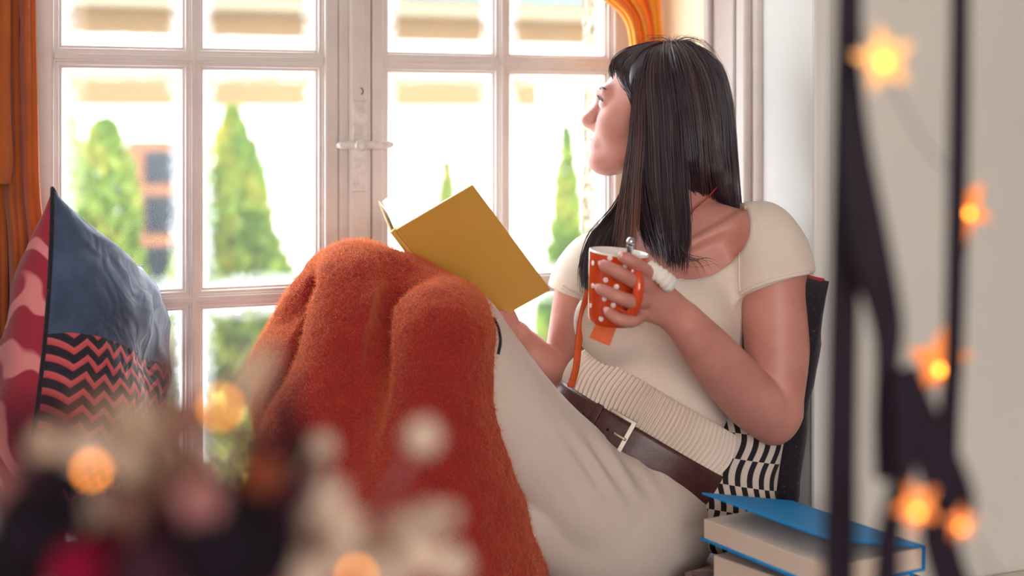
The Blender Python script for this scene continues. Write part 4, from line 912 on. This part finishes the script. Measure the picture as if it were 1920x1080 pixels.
# ------------------------------------------------------------------ cushions
def cushion(name, label, c, x, y, w, h_, th, mats, names, trim=None, n=30, sag=.10, seed=0, wr=.008, group=None, top_only=False):
    x = Vector(x).normalized(); y = Vector(y); y = (y - x * y.dot(x)).normalized(); zn = x.cross(y); e = empty(name, c - y * h_ / 2, label, 'cushion', group)
    def pt(a, b, s):
        k = (max(0, 1 - abs(a) ** 2.6) * max(0, 1 - abs(b) ** 2.6)) ** .55; sx = 1 - sag * (1 - abs(b) ** 2) * abs(a) ** 3; sy = 1 - sag * (1 - abs(a) ** 2) * abs(b) ** 3
        p = c + x * (a * sx * w / 2) + y * (b * sy * h_ / 2)
        return p + zn * (s * th / 2 * k + k * wr * noise.fractal(p * 11 + Vector((seed, s, 0)), 1, 2, 3)) 
    for s, m, nm in ((1, mats[0], names[0]), (-1, mats[1], names[1])):
        v = []; f = []; uv = []
        for i in range(n + 1):
            for j in range(n + 1): a = math.sin((i / n - .5) * math.pi); b = math.sin((j / n - .5) * math.pi); v.append(pt(a, b, s)); uv.append((a * .5 + .5, b * .5 + .5))
        for i in range(n):
            for j in range(n): a = i * (n + 1) + j; q = (a, a + n + 1, a + n + 2, a + 1); f.append(q if s > 0 else q[::-1])
        o = pydata(nm, v, f, m, e, True); ul = o.data.uv_layers.new(name='UVMap')
        for l in o.data.loops: ul.data[l.index].uv = uv[l.vertex_index]
    if trim:
        q = [(t, -1) for t in np.linspace(-1, 1, 14)] + [(1, t) for t in np.linspace(-1, 1, 14)][1:] + [(t, 1) for t in np.linspace(1, -1, 14)][1:] + [(-1, t) for t in np.linspace(1, -1, 14)][1:]
        if top_only: q = [(t, 1) for t in np.linspace(-1, .92, 16)]
        MB().tube([pt(a, b, 0) for a, b in q], .004, 6).build('piping', trim, e, smooth=True)
    return e
cushion('cushion', 'cushion with a red patterned side and a navy side with black and red zigzags', P(70, 610, 2.25) + Vector((.09, .92, -.38)) * .22 - Vector((-.02, .38, .92)) * .05, (.09, .92, -.38), (-.02, .38, .92), .44, .56, .24, (M['navy_zigzag'], M['red_motif']), ('navy_side', 'red_side'), M['dark_speckle'], seed=2, wr=.02, sag=.16)
cushion('cushion', 'dark speckled cushion with red piping behind the woman\'s back', W(UR - .062, .44, .885), N - Z * .22, Z + N * .22, .42, .50, .10, (M['dark_speckle'], M['dark_speckle']), ('cushion_face', 'cushion_back'), M['red_trim'], seed=5, wr=.02, top_only=True)
cushion('cushion', 'black and white warped-stripe cushion tucked beside the woman\'s hip', P(1365, 905, 2.46), (.96, -.25, -.1), (.34, .1, 1), .185, .27, .09, (M['bw_warp'], M['bw_warp']), ('cushion_face', 'cushion_back'), None, seed=9)

# ------------------------------------------------------------------ books on the seat
def blue_book(name, label, A, Ld, Wd_, L, Wt, th, lift):
    Ld = Vector(Ld).normalized(); Wv = Vector(Wd_); Wv = (Wv - Ld * Wv.dot(Ld)).normalized(); e = empty(name, A + Ld * L / 2 + Wv * Wt / 2, label, 'book', 'blue books beside the hip')
    def sl(o, a, b, c, la, lb, lc): p = [o, o + a * la, o + a * la + b * lb, o + b * lb]; return MB().hexa(p + [q + c * lc for q in p])
    sl(A, Ld, Wv, Z, L, Wt, .003).build('cover', M['book_blue'], e, bevel=.001)
    sl(A + Ld * .004 + Wv * .005 + Z * .003, Ld, Wv, Z, L - .008, Wt - .008, th).build('page_block', M['page_block'], e, bevel=.001)
    sl(A + Wv * (Wt - .003), Ld, Z, Wv, L, th + .006, .003).build('spine', M['book_blue'], e, bevel=.001)
    c2 = (Wv * -math.cos(lift) + Z * math.sin(lift)).normalized(); o = A + Wv * Wt + Z * (th + .0035)
    sl(o, Ld, c2, c2.cross(Ld).normalized(), L, Wt, .003).build('cover', M['book_blue'], e, bevel=.001)
bA = P(1312, 1012, 2.24)
blue_book('blue_book', 'blue hardback with its cover lifting, topmost of the stack on the seat', bA, (.147, -.253, 0), (.253, .147, 0), .29, .19, .030, .20)
bA2 = P(1338, 1068, 2.22); bA2.z = bA.z - .058
blue_book('blue_book', 'blue hardback partly hidden under the other blue book', bA2 + Vector((-.005, .01, 0)), (.17, -.235, 0), (.235, .17, 0), .25, .18, .034, .10)
fz = bA2.z - .002
mb = MB()
o0 = bA2 + Vector((-.05, .06, 0)); d1 = Vector((.17, -.235, 0)).normalized(); d2 = Vector((.235, .17, 0)).normalized()
fe = empty('folded_throw', (o0.x + .1, o0.y - .05, .577), 'folded dark red tartan throw under the blue books', 'throw')
nl = 3; z0 = .579; hh = (fz - z0) / nl
for i in range(nl):
    p = [o0 + d1 * (.004 * i), o0 + d1 * (.34 - .006 * i), o0 + d1 * (.34 - .006 * i) + d2 * .30, o0 + d1 * (.004 * i) + d2 * .30]
    lo_ = [Vector((q.x, q.y, z0 + hh * i + .001)) for q in p]; hi_ = [Vector((q.x, q.y, z0 + hh * (i + 1) - .001)) for q in p]; MB().hexa(lo_ + hi_).build('fold', M['tartan'], fe, bevel=min(.012, hh * .4), bseg=3)

# ------------------------------------------------------------------ curtains
def drape(name, label, rows, mat, folds, amp, n=90, thick=.002, seed=0):
    # rows: (left px, right px, py, depth) from top to bottom
    R = spline(rows, 40); v = []; f = []
    for i, (a, b, y, d) in enumerate(R):
        for j in range(n + 1):
            t = j / n; k = amp * (math.sin(t * folds * 6.283 + seed + .3 * math.sin(i * .12)) + .45 * math.sin(t * folds * 2.3 * 6.283 + i * .05 + 1)); p = P(lerp(a, b, t), y, d + k); v.append(p)
    for i in range(39):
        for j in range(n): a = i * (n + 1) + j; f.append((a, a + 1, a + n + 2, a + n + 1))
    o = pydata(name, v, f, mat, None, True); m = o.modifiers.new('cloth', 'SOLIDIFY'); m.thickness = thick; return tag(o, label, 'curtain')
drape('curtain', 'long rust-orange curtain hanging at the window edge behind the patterned cushion', [(-150, 62, -300, 2.47), (-150, 66, 0, 2.47), (-140, 70, 200, 2.47), (-130, 74, 360, 2.47), (-130, 86, 480, 2.47), (-130, 90, 700, 2.47)], M['cur_or'], 5, .016)
drape('curtain_valance', 'shorter orange drape with stitched hem hanging over the long curtain', [(-150, 22, -300, 2.42), (-150, 20, 0, 2.42), (-150, 20, 180, 2.42), (-150, 24, 300, 2.42), (-150, 18, 345, 2.42)], M['cur_or'], 3, .010, seed=2)
drape('curtain', 'bright yellow-orange curtain gathered above the woman\'s head', [(1000, 1250, -160, 2.86), (1110, 1240, -20, 2.86), (1165, 1240, 30, 2.86), (1182, 1243, 90, 2.86), (1186, 1246, 220, 2.86), (1190, 1250, 360, 2.86)], M['cur_ye'], 3, .012, seed=1)

# ------------------------------------------------------------------ foreground ironwork with star lights
rl = empty('iron_railing', P(1650, 1300, 1.2), 'dark wrought-iron stand with curved flat bars in front of the wall', 'ironwork')
def flatbar(name, pts, ws, th=.010, par=rl):
    q = spline([list(p) + [w_] for p, w_ in zip(pts, ws)], 40); mb = MB(); n = len(q)
    c = [P(*a[:3]) for a in q]; k = 0
    for i in range(n):
        d = (c[min(i + 1, n - 1)] - c[max(i - 1, 0)]).normalized(); s = d.cross(Vector((0, 1, 0))).normalized(); r = q[i][3] / F * q[i][2] / 2; b = Vector((0, th / 2, 0))
        mb.v += [c[i] + s * r - b, c[i] + s * r + b, c[i] - s * r + b, c[i] - s * r - b]
    for i in range(n - 1):
        for j in range(4): a = i * 4 + j; e = i * 4 + (j + 1) % 4; mb.f.append((a, e, e + 4, a + 4))
    mb.f += [(0, 1, 2, 3), tuple((n - 1) * 4 + j for j in (3, 2, 1, 0))]
    return mb.build(name, M['black'], par, bevel=.002)
flatbar('upright_bar', [(1592, -40, 1.050), (1585, 400, 1.050), (1578, 800, 1.050), (1572, 1140, 1.050), (1545, 2300, 1.050), (1520, 3640, 1.050)], [46, 54, 58, 60, 60, 60])
flatbar('upright_bar', [(1800, -40, 1.092), (1796, 300, 1.092), (1788, 650, 1.092), (1776, 960, 1.092), (1770, 2300, 1.092), (1770, 3500, 1.092)], [32, 36, 34, 36, 36, 36])
flatbar('curved_bar', [(1596, 60, 1.033), (1604, 260, 1.033), (1630, 460, 1.025), (1662, 600, 1.025), (1664, 680, 1.025), (1660, 800, 1.025), (1656, 900, 1.025)], [20, 50, 76, 60, 46, 44, 30])
flatbar('curved_bar', [(1690, 700, 1.008), (1698, 800, 1.008), (1690, 900, 1.008), (1668, 1000, 1.008), (1662, 1140, 1.008)], [50, 52, 40, 44, 56])
flatbar('curved_bar', [(1700, 690, 1.016), (1730, 790, 1.016), (1768, 890, 1.016), (1782, 950, 1.016), (1762, 1010, 1.016), (1800, 1140, 1.016)], [40, 66, 84, 84, 66, 70])
def glow(name, col, strength):
    t = NT(name); t.set(Base_Color=col, Roughness=.5, Emission_Color=col, Emission_Strength=strength); return t.m
M['star_shade'] = glow('star_shade', srgb(232, 132, 66), 0.55); M['led'] = glow('warm_led', srgb(255, 150, 48), 7.0); M['star_pale'] = glow('star_pale', srgb(240, 174, 100), 0.5)
def star(label, x, y, d, r, rot, mat, ang=0.0):
    c = P(x, y, d); R_ = r / F * d; e = empty('star_light', c, label, 'star light', 'star lights on the ironwork'); v = []; f = []
    for i in range(10):
        a = rot + i * math.pi / 5; q = R_ * (1 if i % 2 == 0 else .48); v.append(c + Vector((math.cos(a) * q * math.cos(ang), math.cos(a) * q * math.sin(ang), math.sin(a) * q)))
    v += [c + Vector((0, -R_ * .3, 0)), c + Vector((0, R_ * .3, 0))]
    for i in range(10): f += [(i, (i + 1) % 10, 10), ((i + 1) % 10, i, 11)]
    pydata('star_shade', v, f, mat, e)
    bm = bmesh.new(); bmesh.ops.create_icosphere(bm, subdivisions=2, radius=R_ * .11, matrix=Matrix.Translation(c + Vector((-R_ * .1, -R_ * .38, -R_ * .1)))); me = bpy.data.meshes.new('bulb'); bm.to_mesh(me); bm.free(); link('bulb', me, M['led'], e, True)
star('glowing star light, topmost beside the thick iron bar', 1658, 112, 0.974, 68, .5, M['star_pale'], .2)
star('glowing orange star light on the thin iron bar, below the topmost star', 1815, 392, 1.142, 66, .9, M['star_shade'], .5)
star('orange star light half hidden behind the thin bar, third from top', 1762, 682, 1.151, 74, .2, M['star_shade'], .3)
star('orange star light at the foot of the curved iron bars', 1720, 950, 0.958, 52, .7, M['star_shade'], .2)
star('smallest orange star light, lowest beside the curved bar', 1803, 982, 0.958, 34, .3, M['star_shade'], .2)
MB().tube(PS([(1592, 30, 1.008), (1640, 90, 1.000), (1720, 250, 1.008), (1812, 380, 1.151), (1800, 540, 1.159), (1762, 670, 1.168), (1720, 800, 1.092), (1690, 905, 1.000), (1716, 940, 0.974), (1800, 980, 0.974), (1880, 1100, 0.974)], 60), .0006, 6).build('light_wire', M['black'])
tag(bpy.data.objects['light_wire'], 'thin dark wire linking the star lights', 'wire')

# ------------------------------------------------------------------ foreground dried bouquet with fairy lights
bq = empty('dried_bouquet', P(330, 1500, .72), 'blurred dried bouquet of cream, brown and crimson stems filling the lower left corner', 'bouquet')
cols = {'cream': srgb(190, 166, 148), 'beige': srgb(176, 150, 128), 'brown': srgb(118, 84, 72), 'plum': srgb(50, 24, 34), 'dark': srgb(22, 15, 24), 'crimson': srgb(112, 8, 38), 'rose': srgb(138, 92, 90), 'rust': srgb(120, 58, 34)}
for k, c in cols.items(): M['b_' + k] = plain('dried_' + k, c, .9, .15, 60, .3, 300, Specular_IOR_Level=.12)
rb = random.Random(21)
def leaf(x, y, d, ln, wd, ang, mat, name='leaf'):
    c = P(x, y, d); s = d / F; a = Vector((math.cos(ang), rb.uniform(-.4, .4), math.sin(ang))).normalized(); b = a.cross(Vector((0, -1, 0))).normalized(); nn = a.cross(b); v = []; f = []
    n = 6
    for i in range(n + 1):
        t = i / n; w_ = math.sin(math.pi * min(.98, t * .9 + .06)) * wd * s / 2; m = c + a * ((t - .5) * ln * s) + nn * (.25 * wd * s * math.sin(t * 3)); v += [m - b * w_ + nn * w_ * .4, m, m + b * w_ + nn * w_ * .4]
    for i in range(n):
        for j in (0, 1): q = i * 3 + j; f.append((q, q + 1, q + 4, q + 3))
    o = pydata(name, v, f, M['b_' + mat], bq, True); m = o.modifiers.new('body', 'SOLIDIFY'); m.thickness = .0008
def tuft(x, y, d, r, mat, name='flower_head'):
    c = P(x, y, d); R_ = r / F * d; bm = bmesh.new(); bmesh.ops.create_icosphere(bm, subdivisions=3, radius=R_, matrix=Matrix.Translation(c))
    for v in bm.verts: q = v.co - c; v.co = c + q * (1 + .45 * noise.noise(v.co * (2.2 / R_)))
    me = bpy.data.meshes.new(name); bm.to_mesh(me); bm.free(); link(name, me, M['b_' + mat], bq, True)
def twig(pts, r, mat): MB().tube(PS(pts, 20), r, 6).build('stem', M['b_' + mat], bq, smooth=True)
for x, y, r, m in ((165, 845, 42, 'cream'), (245, 860, 45, 'beige'), (300, 810, 50, 'beige'), (395, 875, 34, 'cream'), (350, 780, 44, 'brown'), (190, 960, 46, 'cream'), (270, 930, 50, 'brown'), (60, 870, 40, 'rose'), (20, 930, 46, 'rose'), (90, 830, 30, 'beige'), (380, 940, 44, 'rose'), (330, 1000, 60, 'plum'), (215, 1050, 62, 'crimson'), (140, 1070, 50, 'crimson'), (480, 840, 30, 'plum'), (490, 890, 36, 'rust'), (60, 1000, 80, 'dark'), (420, 1030, 90, 'dark'), (500, 980, 60, 'dark'), (540, 860, 34, 'plum'), (100, 960, 50, 'dark'), (10, 1060, 70, 'dark'), (280, 1080, 70, 'plum'), (450, 940, 50, 'dark'), (340, 890, 48, 'brown'), (110, 900, 40, 'dark')):
    tuft(x, y, rb.uniform(.68, .80), r, m)
for x, y, r in ((600, 840, 34), (585, 900, 38), (620, 930, 36), (590, 970, 44), (650, 985, 40), (560, 1020, 46), (640, 1040, 50), (700, 1050, 46), (760, 1000, 40), (800, 970, 34), (838, 968, 24), (790, 1040, 46), (850, 1060, 40), (580, 1080, 50), (795, 820, 40), (720, 1075, 44)):
    tuft(x, y, rb.uniform(.70, .82), r * .86, 'cream', 'fluffy_head')
twig([(790, 830, .80), (740, 910, .79), (690, 1000, .78), (640, 1140, .76)], .0022, 'rose')
twig([(838, 968, .8), (800, 1010, .79), (740, 1140, .78)], .002, 'cream')
for x, y, ln, wd, a, m in ((318, 690, 150, 46, 1.35, 'brown'), (305, 720, 130, 34, 1.9, 'plum'), (460, 720, 190, 70, 1.0, 'beige'), (520, 760, 200, 40, 1.2, 'plum'), (550, 830, 150, 40, 1.5, 'dark'), (100, 800, 180, 50, 2.2, 'plum'), (30, 820, 170, 50, 1.7, 'dark'), (420, 820, 120, 40, 2.6, 'brown'), (215, 800, 130, 44, 1.9, 'beige'), (150, 770, 120, 34, 1.2, 'brown'), (470, 900, 160, 60, 1.8, 'rust'), (350, 860, 160, 50, 2.5, 'brown'), (240, 990, 180, 60, 2.2, 'brown'), (120, 1010, 170, 60, 1.2, 'dark'), (370, 1060, 220, 80, .6, 'dark'), (520, 1060, 180, 60, 1.2, 'dark'), (560, 930, 150, 40, 1.0, 'plum'), (70, 930, 160, 46, 2.0, 'plum'), (250, 780, 120, 40, 1.5, 'beige'), (440, 770, 110, 36, 2.3, 'brown')):
    leaf(x, y, rb.uniform(.66, .78), ln, wd, a, m)
for i in range(16):
    x = rb.uniform(20, 620); twig([(x, rb.uniform(800, 900), .74), (lerp(x, 330, .3), 1000, .73), (lerp(x, 330, .6), 1200, .72)], .0013, rb.choice(['brown', 'plum', 'dark']))
for lab, x, y, r in (('amber fairy light glowing highest above the dried flowers', 413, 763, 9), ('amber fairy light among the cream heads at far left', 172, 882, 9), ('amber fairy light at the bottom edge among the pale fluffy heads', 668, 1078, 8)):
    c = P(x, y, .60 if y < 800 else .64); bm = bmesh.new(); R_ = r / F * c.y; bmesh.ops.create_uvsphere(bm, u_segments=12, v_segments=10, radius=R_, matrix=Matrix.Translation(c)); me = bpy.data.meshes.new('fairy_light'); bm.to_mesh(me); bm.free()
    o = tag(link('fairy_light', me, M['led'], None, True), lab, 'fairy light', 'fairy lights in the dried bouquet')
    MB().tube([c - Z * R_ * .8, c - Z * R_ * 2.4], R_ * .7, 8).build('bulb_socket', M['b_dark'], o)
    MB().tube([c - Z * R_ * 2.2, c - Z * .06 + Vector((.004, .03, 0)), P(x + 5, 1300, .72)], .0007, 5).build('light_lead', M['b_dark'], o)
